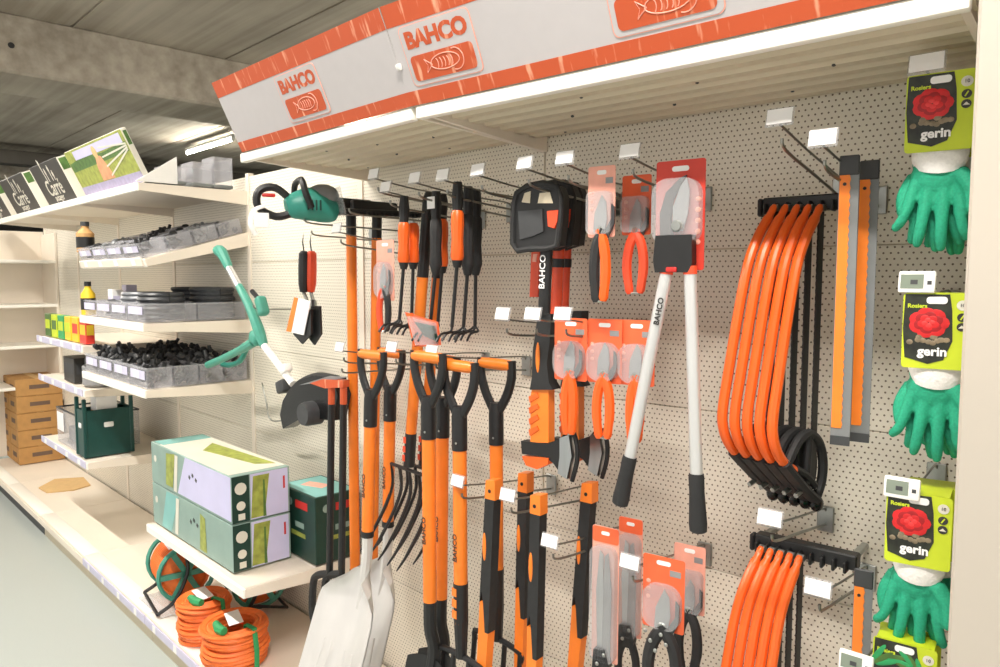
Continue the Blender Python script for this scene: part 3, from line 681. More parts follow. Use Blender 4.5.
a = on(220, 667, .124, FL); cord(a[0] - .005, a[1] - .06, .112, 9, 'larger orange cable coil with a white tag at the front', R(10))

# ================================================================ HOOKS
def hook(F, tag_px, label, p=0.34, rise=0.03, style='paper', prong=None, plate=True, arm=True, tagsize=(0.046, 0.032)):
    """wire display hook: back plate on the wall, prong, upper arm that carries the price tag at the front"""
    x, z = at(tag_px[0], tag_px[1], p, F)
    o = thing('display_hook', label, 'hook', F, x, 0, z - 0.012)
    zb = -rise - 0.035
    if plate:
        m = MB().rbox((0, -0.004, zb + 0.012), (0.034, 0.006, 0.055), 0.002, 1); part('back_plate', m, 'zinc', o)
    Lp = p - 0.012
    part('prong', MB().tube(bez([(0, -0.006, zb), (0, -Lp * 0.5, zb + rise * 0.5), (0, -Lp * 0.94, zb + rise * 0.94), (0, -Lp, zb + rise + 0.014)], 4), 0.0028, 6), 'wire', o)
    if arm: part('tag_arm', MB().tube(bez([(0, -0.006, zb + 0.03), (0, -0.03, zb + 0.04), (0, -Lp * 0.6, -0.008 - rise * 0.3), (0, -p + 0.004, 0.0)], 4), 0.0022, 6), 'wire', o)
    w_, h = tagsize; yt = -p
    if style == 'none': pass
    elif style == 'paper':
        t = part('price_tag', MB().rbox((0, yt, 0.012), (w_, 0.004, h), 0.0015, 1, (R(-14), 0, 0)), 'clear', o)
        part('paper_slip', MB().box((0, yt - 0.0028, 0.013), (w_ * 0.9, 0.0008, h * 0.8), (R(-14), 0, 0)), 'paper_white', t)
        part('printed_line', MB().box((w_ * 0.14, yt - 0.0036 , 0.009), (w_ * 0.4, 0.0006, h * 0.12), (R(-14), 0, 0)), 'grey_label', t)
    else:
        t = part('price_tag', MB().rbox((0, yt, 0.012), (0.052, 0.009, 0.034), 0.003, 2, (R(-8), 0, 0)), 'white', o)
        part('screen', MB().box((-0.006, yt - 0.0047, 0.013), (0.032, 0.001, 0.022), (R(-8), 0, 0)), 'lcd', t)
        part('screen_digits', MB().box((-0.003, yt - 0.0054, 0.012), (0.010, 0.0006, 0.007), (R(-8), 0, 0)), 'dark_grey', t)
        part('button', MB().box((0.018, yt - 0.0047, 0.011), (0.006, 0.001, 0.006), (R(-8), 0, 0)), 'dark_grey', t)
    return x, z - 0.012 + zb                      # where the prong leaves the wall
HK = {}
def H(key, *a, **k): HK[key] = hook(*a, **k)
H('lop', FR, (630, 151), 'wire hook carrying the big lopper with silver handles')
H('pr1', FR, (565, 158), 'wire hook carrying the black and orange pruner card, green tinted tag', p=0.36)
H('pr2', FL, (525, 163), 'wire hook over the sheathed hatchets', p=0.34)
H('wd3', FL, (478, 170), 'wire hook carrying the rightmost hand weeders', p=0.34)
H('wd2', FL, (443, 175), 'wire hook carrying the middle hand weeders', p=0.34)
H('wd1', FL, (415, 178), 'wire hook carrying the leftmost orange hand weeders', p=0.34)
H('fk1', FL, (386, 187), 'wire hook with a low price tag beside the weeders', p=0.34)
H('fk2', FL, (374, 174), 'wire hook with the leftmost price tag under the canopy', p=0.34)
H('tr1', FL, (337, 228), 'wire hook under the hedge trimmer', p=0.30)
H('tw', FL, (308, 220), 'plain wire hook carrying the two hand trowels', p=0.25, rise=0.01, style='none', arm=False)
H('gt', FL, (250, 296), 'plain wire hook behind the slanting grass trimmer', p=0.26, rise=0.01, style='none', arm=False)
H('ls', FL, (338, 358), 'plain wire hook over the black lawn shears', p=0.29, rise=0.01, style='none', arm=False)
H('ht1', FL, (300, 206), 'plain wire hook holding the body of the hedge trimmer', p=0.40, rise=0.01, style='none', arm=False)
H('ht2', FL, (345, 196), 'plain wire hook holding the blade of the hedge trimmer', p=0.34, rise=0.01, style='none', arm=False)
H('bl1', FR, (780, 117), 'wire hook with the left price tag over the saw blades', p=0.36, rise=0.055)
H('bl2', FR, (823, 138), 'wire hook with the right price tag over the saw blades', p=0.36, rise=0.035)
H('gl1', FR, (927, 63), 'hook with a pale paper tag over the top gloves', p=0.30, rise=0.01, tagsize=(0.052, 0.034))
H('gl2', FR, (917, 282), 'hook with an electronic price tag over the middle gloves', p=0.30, rise=0.01, style='lcd')
H('gl3', FR, (902, 488), 'hook with an electronic price tag over the lower gloves', p=0.30, rise=0.01, style='lcd')
H('gl4', FR, (856, 663), 'hook with an electronic price tag at the bottom edge', p=0.34, rise=0.01, style='lcd')
H('cp1', FR, (533, 314), 'wire hook with the left tag over the carded pruners', p=0.34, rise=0.02)
H('cp2', FR, (563, 314), 'wire hook with the right tag over the carded pruners', p=0.34, rise=0.02)
H('hat', FL, (503, 314), 'wire hook left of the hatchets', p=0.34, rise=0.02)
H('sp1', FL, (432, 351), 'wire hook with a tag over the three black-handled spades', p=0.34)
H('sp2', FL, (392, 347), 'wire hook with a tag over the two silver shovels', p=0.34)
H('sp3', FL, (340, 347), 'wire hook with a tag left of the silver shovels', p=0.30)
H('ax1', FL, (458, 481), 'wire hook with a tag in front of the orange shafts', p=0.34, rise=0.04)
H('ax2', FR, (508, 495), 'wire hook with a tag over the axe handles', p=0.34, rise=0.04)
H('ax3', FR, (550, 541), 'wire hook with a tag right of the axe handles', p=0.34, rise=0.04)
H('sh1', FR, (630, 562), 'wire hook with a tag in front of the carded shears', p=0.35, rise=0.05)
H('bs1', FR, (770, 518), 'wire hook with a tag over the lower bow saws', p=0.33, rise=0.05)
H('bs2', FR, (818, 588), 'wire hook with a tag beside the lower saw rack', p=0.33, rise=0.05)

# ================================================================ BOW SAWS
def bow_saw(F, x, p, z, label, rz, group):
    o = thing('bow_saw', label, 'saw', F, x, p, z, rz, group)
    V = lambda u, h: (0, -u, h)
    path = bez([V(.004, -.004), V(.024, -.030), V(.050, -.062), V(.078, -.112), V(.102, -.195), V(.134, -.34), V(.144, -.39), V(.144, -.425), V(.128, -.460), V(.098, -.488), V(.066, -.506)], 4)
    part('frame', MB().tube(path, [.0055] + [.0072] * 3 + [.0098] * (len(path) - 4), 10), 'orange_deep', o)
    m = MB(); n = 80                                                     # toothed blade in its dark guard
    pts = [(-.008, -.006), (-.008, -.55)] + [((.0112 if i % 2 else .0098), -.55 + .54 * i / n) for i in range(n + 1)]
    m.tf(rot=(0, 0, R(-90))).prism(pts, -.0016, .0016); part('blade', m, 'black', o)
    part('tip_bolt', MB().lathe([(.007, -.007), (.007, .007)], 10, (0, 0, -.008), 'x'), 'zinc', o)
    h = MB().tube(bez([V(.108, -.484), V(.080, -.508), V(.03, -.548), V(-.012, -.575)], 4), .0145, 8, flat=.7)
    h.tube(bez([V(-.016, -.572), V(-.034, -.54), V(-.036, -.50), V(-.018, -.462), V(.018, -.440), V(.055, -.448), V(.085, -.478), V(.10, -.50)], 4), .0095, 8)
    h.tube(bez([V(.07, -.50), V(.03, -.52), V(.0, -.545)], 4), .0125, 8, flat=.7)
    h.tube(bez([V(.018, -.444), V(.022, -.49), V(.026, -.55)], 4), .008, 8)
    hd = part('handle', h, 'black_soft', o)
    part('tension_lever', MB().tube(bez([V(.06, -.555), V(.02, -.545), V(-.01, -.55)], 3), .005, 6), 'zinc', hd)
    part('end_knob', MB().ball((0, .018, -.585), (.0125, .016, .016), 10, 8), 'black_gloss', hd)
def saw_rack(F, x0, x1, p, z, label):
    L = x1 - x0; o = thing('saw_rack', label, 'rack', F, x0, p, z)
    part('bar', MB().rbox((L / 2, 0.004, 0.0), (L, 0.030, 0.030), 0.003, 1), 'black', o)
    k = 0.010
    while k < L:
        part('slot_tooth', MB().rbox((k, -0.016, -0.008), (0.006, 0.022, 0.022), 0.002, 1), 'black', o); k += 0.0215
    for xx in (0.012, L - 0.012): part('wall_arm', MB().rbox((xx, p / 2 + .006, 0.004), (0.014, p - .018, 0.012), 0.002, 1), 'zinc', o)
    part('end_tab', MB().rbox((-0.004, -0.004, -0.004), (0.010, 0.02, 0.036), 0.003, 1), 'black', o)
    return o
pb = 0.10
xa, za = at(764, 206, pb, FR); xb, zb_ = at(852, 199, pb, FR)
saw_rack(FR, xa, xb, pb, za, 'black comb rack holding the upper bow saws')
CNT = ['leftmost', 'second from left', 'middle', 'fourth from left', 'rightmost']
for k in range(5):
    x, z = at(781 + 11.3 * k, 207, pb, FR); bow_saw(FR, x, pb + .028, z + 0.004, 'orange bow saw with black blade, %s on the upper rack' % CNT[k], R(-12 - 1.0 * (4 - k)), 'orange bow saws on the upper rack')
xa, za = at(756, 537, pb, FR); xb, zb_ = at(858, 569, pb, FR)
saw_rack(FR, xa, xb, pb, (za + zb_) / 2 + .004, 'black comb rack with empty slots holding the lower bow saws')
for k in range(5):
    x, z = at(768 + 9.4 * k, 543 + 3.0 * k, pb, FR); bow_saw(FR, x, pb + .028, (za + zb_) / 2 + .006, 'orange bow saw with black blade, %s on the lower rack' % CNT[k], R(-9 - 1.5 * (4 - k)), 'orange bow saws on the lower rack')

# ---- saw blades in orange sleeves
def blade_pack(F, x, p, z, Lh, label, w_=0.031):
    o = thing('carded_saw', label, 'saw blade', F, x, p, z, R(6), 'carded saw blades beside the bow saws')
    part('blade_sleeve', MB().box((0, 0, -Lh / 2), (w_, 0.003, Lh)), 'mid_grey', o)
    part('hang_tab', MB().rbox((0, -.0006, -.014), (w_ * 1.02, 0.005, .034), .002, 1), 'dark_grey', o)
    n = 60; pts = [(-w_ * .46, -.03), (-w_ * .46, -Lh + .03)] + [(w_ * (.10 if i % 2 else .04), -Lh + .03 + (Lh - .06) * i / n) for i in range(n + 1)]
    part('orange_strip', MB().prism(pts, -.0032, -.0016), 'orange', o)
    part('foot_tab', MB().box((0, -.0006, -Lh + .008), (w_, .0045, .016)), 'dark_grey', o)
    part('hole_print', MB().lathe([(.003, 0), (.003, .0008)], 8, (-w_ * .2, -.0040, -.045), 'y'), 'black', o)
x, z = at(850, 157, .26, FR); blade_pack(FR, x, .26, z, z - at(847, 446, .26, FR)[1], 'orange and grey saw blade, left one of the pair by the upper saws')
x, z = at(870, 162, .20, FR); blade_pack(FR, x, .20, z, z - at(868, 443, .20, FR)[1], 'orange and grey saw blade, right one of the pair by the upper saws')
x, z = at(864, 571, .20, FR); blade_pack(FR, x, .20, z, .55, 'orange and grey saw blade hanging beside the lower saws')

# ================================================================ GLOVES
def glove_mesh():
    m = MB()
    m.ball((0, 0, -.034), (.040, .015, .036)); m.ball((0, 0, -.010), (.036, .015, .026))
    for x0, x1, zl, r in ((-.031, -.056, -.124, .0086), (-.0115, -.022, -.150, .0094), (.0105, .013, -.156, .0096), (.031, .047, -.138, .0090)):
        m.tube(bez([(x0, 0, -.045), ((x0 + x1) / 2, -.004, (-.08 + zl) / 2), (x1, .004, zl)], 4), [r * 1.12] * 4 + [r, r, r * .98, r * .9, r * .55], 10)
        m.ball((x1, .004, zl + .002), (r * .86, r * .86, r * 1.0), 10, 6)
    m.tube(bez([(.030, -.004, -.030), (.050, -.012, -.062), (.053, -.016, -.100)], 4), [.014, .014, .0135, .013, .0125, .012, .0115, .010, .006], 10)
    me = m.mesh('glove_raw', 'glove_green'); ob = link('glove_raw', me)
    r = ob.modifiers.new('r', 'REMESH'); r.mode = 'VOXEL'; r.voxel_size = .003
    s = ob.modifiers.new('s', 'SMOOTH'); s.factor = .5; s.iterations = 2
    bpy.context.view_layer.update()
    out = bpy.data.meshes.new_from_object(ob.evaluated_get(bpy.context.evaluated_depsgraph_get()))
    bpy.data.objects.remove(ob); out.name = 'glove_hand'
    out.polygons.foreach_set('use_smooth', [True] * len(out.polygons)); out.materials.clear(); out.materials.append(M('glove_green')); return out
GLOVE = glove_mesh()
CUFF = MB().lathe([(.038, -.004), (.039, .008), (.037, .03), (.034, .05)], 20); RIM = MB().lathe([(.034, -.034), (.0395, -.022), (.041, -.010), (.039, .004)], 20)
for i, v in enumerate(RIM.v): RIM.v[i] = (v[0], v[1] * .54, v[2] + .012 * (v[0] / .04) ** 2)
RIM_M = RIM.mesh('dip_edge', 'cuff_white')
for i, v in enumerate(CUFF.v): CUFF.v[i] = (v[0], v[1] * .52, v[2])
CUFF_M = CUFF.mesh('knit_cuff', 'cuff'); CUFF_W = CUFF.mesh('knit_cuff', 'cuff_white')
def petals(o, cx, cz, r, y):
    for k, (n, rr, mt, a0) in enumerate(((7, 1.0, 'rose', 0), (6, .74, 'rose_dark', 20), (5, .55, 'rose', 50), (4, .34, 'rose_light', 10))):
        m = MB()
        for i in range(n):
            a = R(a0 + 360 * i / n); m.ball((cx + r * rr * .55 * math.cos(a), y - .0004 * k, cz + r * rr * .48 * math.sin(a)), (r * rr * .50, .0007, r * rr * .42), 9, 6)
        part('rose_petals', m, mt, o)
def glove_pair(F, x, p, z, label, rz=0.0, detail=True, cuff=CUFF_M, rosy=True, group='green rose gloves on the hooks'):
    o = thing('garden_gloves', label, 'gloves', F, x, p, z, rz, group); o.scale = (.94, .94, .92)
    W_, H_ = .098, .128
    cz = -H_ / 2
    c = part('header_card', MB().prism(rrect(W_, H_, .006, cz=cz), -.0345, -.0335), 'lime', o)
    part('card_back', MB().prism(rrect(W_, H_ * .8, .006, cz=cz + .012), .0335, .0345), 'lime', o)
    part('card_fold', MB().box((0, 0, -.0006), (W_ * .9, .068, .0012)), 'lime', o)
    if detail:
        y = -.0352
        pl = [(-.046, -.002), (.018, -.002), (.022, -.03), (.024, -.08), (.012, -.112), (-.010, -.120), (-.044, -.110), (-.048, -.06)]
        part('picture', MB().prism(pl, y - .0003, y + .0004), 'photo_dark', c)
        part('hang_slot', MB().prism(rrect(.03, .012, .005, cx=.0, cz=-.012), y - .0008, y), 'paper_white', c)
        m = MB(); rnd = random.Random(3)
        for i in range(14): m.ball((rnd.uniform(-.038, .016), y - .0004, -.072 - rnd.uniform(0, .014)), (.005, .0006, .0045), 8, 5)
        part('pebble_print', m, 'photo_pebble', c)
        if rosy: petals(c, -.011, -.050, .029, y - .0006)
        else:
            for k in range(9):
                part('leaf_print', MB().tf((-.040 + .008 * k, y - .0008, -.03 - .006 * (k % 3)), (0, R(-60 + 17 * k), 0)).ball((0, 0, 0), (.022, .0007, .005), 10, 6), 'leaf_green' if k % 2 else 'green_band', c)
        text('gerin', .021, 'paper_white', c, (-.004, y - .0006, -.099), weight=.0007)
        text('Rosiers', .0095, 'lime', c, (-.028, y - .0006, -.022), weight=.0003)
        m = MB().lathe([(.0085, 0), (.0085, .0006)], 16, (.036, y - .0004, -.020), 'y'); part('size_disc', m, 'box_white', c)
        text('10', .008, 'dark_grey', c, (.036, y - .0010, -.020))
        for zz in (-.040, -.056): part('round_icon', MB().lathe([(.0072, 0), (.0072, .0006)], 14, (.036, y - .0004, zz), 'y'), 'carton_black', c)
        part('icon_mark', MB().box((.036, y - .0010, -.040), (.002, .0006, .009), (0, R(30), 0)), 'lime', c); part('icon_mark', MB().prism([(.031, -.058), (.036, -.053), (.041, -.058)], y - .0013, y - .0006), 'box_white', c)
    for k, (yy, sx, a) in enumerate(((-.010, 1, 2), (.013, -1, -7))):
        h = part('glove_hand', GLOVE, None, o, loc=(.004 * sx - .004, yy, -.130), rot=(0, R(a), 0)); h.scale = (sx, 1, 1)
        part('knit_cuff', cuff, None, o, loc=(.002 * sx, yy, -.130), rot=(0, R(a), 0))
        part('dip_edge', RIM_M, None, o, loc=(.002 * sx, yy, -.130), rot=(0, R(a), 0))
    return o
for key, px, pys, cf, nm in (('gl1', 941, 74, CUFF_M, 'top'), ('gl2', 937, 293, CUFF_M, 'middle'), ('gl3', 919, 492, CUFF_M, 'lower')):
    x, z = at(px, pys, .285, FR)
    glove_pair(FR, x, .265, z, 'green gardening gloves with a rose card, %s hook, front pair' % nm, R(5), cuff=cf)
    glove_pair(FR, x + .014, .20, z - .004, 'green gardening gloves behind the front pair on the %s hook' % nm, R(10), detail=False, cuff=cf)
x, z = at(905, 640, .285, FR); glove_pair(FR, x, .265, z, 'green gloves with a leaf printed lime card at the bottom edge', R(4), rosy=False)

# ================================================================ CARDED CUTTING TOOLS
def dome(w_, h, r, cx, cz, d, y0):          # clear moulded cover in front of a card
    return MB().prism(rrect(w_, h, r, cx=cx, cz=cz), y0 - d, y0)
def pruner_tool(o, cx, zt, s, hm1, hm2, y=-.010, spread=1.0, blade_mat='blade_grey'):
    """secateurs, blades up, pivot at zt; handles run down"""
    part('blade', MB().prism([(cx - .012 * s, zt - .004), (cx - .010 * s, zt + .03 * s), (cx + .004 * s, zt + .062 * s), (cx + .012 * s, zt + .05 * s), (cx + .014 * s, zt + .02 * s), (cx + .010 * s, zt - .006)], y - .003, y), blade_mat, o)
    part('counter_blade', MB().prism([(cx + .010 * s, zt), (cx + .022 * s, zt + .02 * s), (cx + .022 * s, zt + .046 * s), (cx + .028 * s, zt + .04 * s), (cx + .028 * s, zt + .012 * s), (cx + .016 * s, zt - .014 * s)], y - .001, y + .003), 'dark_grey', o)
    part('pivot', MB().lathe([(.008 * s, -.004), (.006 * s, -.007)], 12, (cx + .002, y, zt), 'y'), 'zinc', o)
    part('handle', MB().tube(bez([(cx + .006 * s, y, zt + .004), (cx - .012 * s * spread, y, zt - .03 * s), (cx - .018 * s * spread, y, zt - .075 * s), (cx - .010 * s * spread, y, zt - .128 * s)], 5), [.0085 * s] * 3 + [.0105 * s] * 9 + [.0095 * s] * 3 + [.006 * s], 8, flat=.8), hm1, o)
    part('handle', MB().tube(bez([(cx - .002 * s, y, zt + .002), (cx + .015 * s * spread, y, zt - .03 * s), (cx + .020 * s * spread, y, zt - .075 * s), (cx + .013 * s * spread, y, zt - .126 * s)], 5), [.0085 * s] * 3 + [.0105 * s] * 9 + [.0095 * s] * 3 + [.006 * s], 8, flat=.8), hm2, o)
    part('safety_catch', MB().tube([(cx - .012 * s * spread, y - .002, zt - .126 * s), (cx + .013 * s * spread, y - .002, zt - .126 * s)], .0024, 6), 'zinc', o)
def carded_pruner(F, px, py0, p, wpx, hcard, label, hm1, hm2, s=1.0, card='card_orange', long_card=False, cat='pruner', group=None, rz=R(5), spread=1.0, thc=0.62):
    x, z = at(px, py0, p, F); w_ = wpx; o = thing('carded_pruner', label, cat, F, x, p, z, rz, group)
    c = part('backing_card', MB().prism(rrect(w_, hcard, .005, cz=-hcard / 2), -.0006, .0006), card, o)
    part('hang_slot', MB().prism(rrect(w_ * .34, .009, .004, cz=-.013), -.0014, -.0004), 'paper_white', c)
    part('price_sticker', MB().box((w_ * .28, -.001, -.030), (w_ * .26, .0008, .012)), 'grey_label', c)
    for k in range(3): part('feature_mark', MB().ball((-w_ * .36, -.001, -.055 - .016 * k), (.005, .0006, .0045), 8, 5), 'card_pale', c)
    part('blister', dome(w_ * .90, hcard * .60, .030 if w_ > .07 else .012, 0, -hcard * .66, .016, -.0008), 'clear', o)
    pruner_tool(o, .002, -hcard * thc - .036 * s, s, hm1, hm2, y=-.010, spread=spread)
    return o
carded_pruner(FR, 602, 166, .30, .062, .145, 'carded pruner with one black and one orange handle', 'black_soft', 'orange_deep', 1.15, card='card_pale', spread=.6, thc=.62)
carded_pruner(FR, 637, 175, .22, .066, .125, 'carded pruner with thin red handles left of the lopper', 'orange_red', 'orange_red', 1.05, spread=.95, thc=.62)
for k, px in enumerate((571, 605, 637)):
    carded_pruner(FR, px, 318 + 1 * k, .27 - .012 * k, .082, .138, 'orange pruner in a clear domed card, %s of three in the row' % ('left', 'middle', 'right')[k], 'orange_deep', 'orange_deep', 1.1, group='orange pruners on domed cards', spread=.5 if k != 1 else .75, thc=.56)

# ---- big lopper
x, z = at(681, 160, .30, FR); o = thing('lopper', 'large lopper with silver handles and black grips on a red card', 'lopper', FR, x, .30, z, R(4))
c = part('backing_card', MB().prism(rrect(.098, .208, .005, cz=-.104), -.0006, .0006), 'red_card', o)
part('hang_slot', MB().prism(rrect(.034, .010, .005, cz=-.016), -.0014, -.0003), 'paper_white', c)
for k in range(5): part('feature_mark', MB().ball((.036, -.001, -.075 - .02 * k), (.006, .0006, .005), 8, 5), 'card_pale', c)
part('blister', MB().prism(rrect(.094, .125, .03, cx=-.002, cz=-.098), -.022, -.0008), 'clear', o)
part('hook_jaw', MB().prism([(-.034, -.15), (-.036, -.10), (-.024, -.06), (.004, -.035), (.016, -.03), (.004, -.05), (-.010, -.075), (-.014, -.11), (-.008, -.15)], -.012, -.006), 'dark_grey', o)
part('cutting_blade', MB().prism([(-.008, -.13), (-.008, -.09), (.006, -.052), (.018, -.036), (.024, -.06), (.022, -.10), (.012, -.135)], -.016, -.012), 'blade_grey', o)
part('pivot', MB().lathe([(.012, -.018), (.009, -.024)], 14, (.002, 0, -.125), 'y'), 'zinc', o)
part('head_cover', MB().prism([(-.038, -.142), (.034, -.142), (.036, -.195), (.028, -.212), (-.038, -.212), (-.042, -.19)], -.026, -.004), 'black', o)
part('bumper', MB().rbox((-.004, -.027, -.207), (.022, .006, .010), .003), 'red_mark', o)
def arm(a, b, g):
    xa, z1 = at(*a, .315, FR); xb, z2 = at(*b, .315, FR); xc, z3 = at(*g, .315, FR); d = lambda X, Z: (X - x, -.015, Z - z)
    part('silver_tube', MB().tube([d(xa, z1), d(xb, z2)], .0125, 12, flat=.75), 'aluminium', o)
    part('collar', MB().tube([d(xa, z1 + .004), d(xa + (xb - xa) * .03, z1 + (z2 - z1) * .03)], .0135, 12, flat=.8), 'orange_red', o)
    v1 = Vector(d(xb, z2)); v2 = Vector(d(xc, z3)); P = [v1.lerp(v2, t) for t in (0, .06, .3, .6, .85, .97, 1)]
    part('grip', MB().tube(P, [.0145, .0155, .015, .0165, .018, .017, .012], 12, flat=.8), 'black_soft', o)
    mid = Vector(d(xa, z1)).lerp(v1, .22); return mid, math.atan2(xb - xa, z1 - z2)
mid, an = arm((667, 268), (631, 456), (621, 504)); text('BAHCO', .0155, 'carton_black', o, (mid.x + .005, mid.y - .0105, mid.z), rot=(R(90), R(-90) - an, 0), weight=.0004)
arm((689, 268), (695, 474), (697, 533))

# ---- long-bladed shears and dark pruners on cards, bottom row
def long_shears(px, py, p, label, L=.30, w_=.062):
    x, z = at(px, py, p, FR); o = thing('carded_shears', label, 'shears', FR, x, p, z, R(4), 'long carded shears')
    c = part('backing_card', MB().prism(rrect(w_, L, .005, cz=-L / 2), -.0006, .0006), 'card_pale', o)
    part('card_head', MB().prism(rrect(w_ * .98, .034, .005, cz=-.018), -.0014, -.0004), 'card_orange', c)
    part('hang_slot', MB().prism(rrect(.02, .008, .0035, cz=-.014), -.002, -.001), 'paper_white', c)
    part('blister', MB().prism(rrect(w_ * .94, L * .86, .02, cz=-L * .56), -.018, -.0008), 'clear', o)
    part('blade', MB().prism([(-.014, -L + .01), (-.018, -.14), (-.010, -.052), (-.002, -.06), (.002, -L + .01)], -.008, -.005), 'steel', o)
    part('blade', MB().prism([(.018, -L + .01), (.020, -.13), (.012, -.052), (.004, -.06), (-.002, -L + .01)], -.012, -.009), 'mid_grey', o)
    part('pivot_block', MB().prism([(-.022, -L - .02), (-.018, -L + .03), (.010, -L + .035), (.020, -L + .0), (.016, -L - .02)], -.018, -.003), 'black', o)
    for k in (-1, 1):
        part('handle', MB().tube(bez([(k * .006, -.010, -L), (k * .022, -.010, -L - .05), (k * .020, -.010, -L - .11), (k * .012, -.010, -L - .16)], 4), .0095, 8), 'black_soft', o)
        part('bolt', MB().ball((k * .008, -.020, -L + .012 + .012 * k), (.0045, .003, .0045), 8, 6), 'zinc', o)
long_shears(606, 527, .27, 'long grey shears on a pale card, nearer of the two', .30, .064)
long_shears(631, 518, .15, 'long grey shears on a pale card, further of the two', .28, .060)
o = carded_pruner(FR, 664, 557, .30, .088, .150, 'dark handled pruner on a large card with curved clear cover', 'black_soft', 'black_soft', 1.25, card='card_orange', spread=1.25, thc=.62)
for k in range(5): part('bolt', MB().ball((-.028 + .011 * k, -.022, -.150 - .018 * (k % 3)), (.0045, .003, .0045), 8, 6), 'zinc', o)
for k in (-1, 1): part('orange_grip', MB().tube([(k * .025, -.010, -.245), (k * .022, -.010, -.30)], .0125, 8), 'orange_red', o)
carded_pruner(FR, 690, 545, .16, .070, .150, 'dark pruner on a card behind the large pruner card', 'black_soft', 'black_soft', 1.1, card='card_pale', thc=.66)

# ================================================================ LONG TOOLS OF THE LEFT BAY
class Tool:
    def __init__(s, F, px, py, p, name, label, cat, group=None, rz=0.0):
        s.F = F; s.p = p; s.x, s.z = at(px, py, p, F); s.o = thing(name, label, cat, F, s.x, p, s.z, rz, group)
    def q(s, px, py, p=None):           # pixel -> point in the tool's own axes, on the plane it hangs in
        p = s.p if p is None else p; X, Z = at(px, py, p, s.F); return Vector((X - s.x, s.p - p, Z - s.z))
    def poly(s, pts, p=None):
        return [(v.x, v.z) for v in (s.q(a, b, p) for a, b in pts)]
def side_text(t, word, a, b, size, col='carton_black', off=.018, ph=0.0):
    a, b = Vector(a), Vector(b); c = (a + b) / 2; an = math.atan2(b.x - a.x, a.z - b.z)
    text(word, size, col, t.o, (c.x, c.y - off, c.z), rot=(R(90), R(-90) - an, 0), weight=.0003)
def d_handle(t, top, d, w_=.108):
    """orange grip bar between two black arms that meet in a black neck; top = bar centre, d = unit vector down the shaft"""
    X = Vector((1, 0, 0)); h = w_ / 2
    part('grip_bar', MB().tube([top - X * h, top - X * h * .5, top + X * h * .5, top + X * h], [.013, .0145, .0145, .013], 12), 'orange', t.o)
    for s in (-1, 1):
        P = bez([top + X * s * h + d * -.012, top + X * s * h * 1.02 + d * .03, top + X * s * h * .72 + d * .075, top + X * s * .010 + d * .118], 4)
        part('handle_arm', MB().tube(P, .0125, 10, flat=.8), 'black', t.o)
    part('neck', MB().tube([top + d * .098, top + d * .125, top + d * .205], [.016, .0195, .0195], 12), 'black', t.o)
    part('rivet', MB().ball(top + d * .185 + Vector((.008, -.019, 0)), (.003, .002, .003), 8, 5), 'zinc', t.o)
def shaft(t, a, b, r=.0175, mt='orange', name='shaft'):
    part(name, MB().tube([a, b], r, 12), mt, t.o)
def pan(t, top, w_, L, lean, mt, name='blade', dish=.035, shoulder=.5, thick=.003, tip=.02, flare=1.0):
    """dished shovel or spade blade hanging from `top`; lean tips its foot outwards"""
    nx, nz = 12, 12; vs = []; fs = []
    for i in range(nz + 1):
        v = i / nz; prof = min(1.0, (shoulder + (1 - shoulder) * math.sin(min(1, v / .22) * math.pi / 2))) * (1 + (flare - 1) * v)
        for j in range(nx + 1):
            u = 2 * j / nx - 1; zz = -L * v - tip * (1 - u * u) * v + .02 * abs(u) ** 2 * (1 - v) * -1
            yy = dish * (u * u - .3) * -1 + lean * zz
            vs.append((top.x + u * w_ / 2 * prof, top.y + yy, top.z + zz))
    N = (nx + 1) * (nz + 1)
    for i in range(nz):
        for j in range(nx): a = i * (nx + 1) + j; fs.append((a, a + 1, a + nx + 2, a + nx + 1))
    m = MB(); m.add(vs, fs); m.add([(x, y + thick, z) for x, y, z in vs], [tuple(reversed(f)) for f in fs]); return part(name, m, mt, t.o)

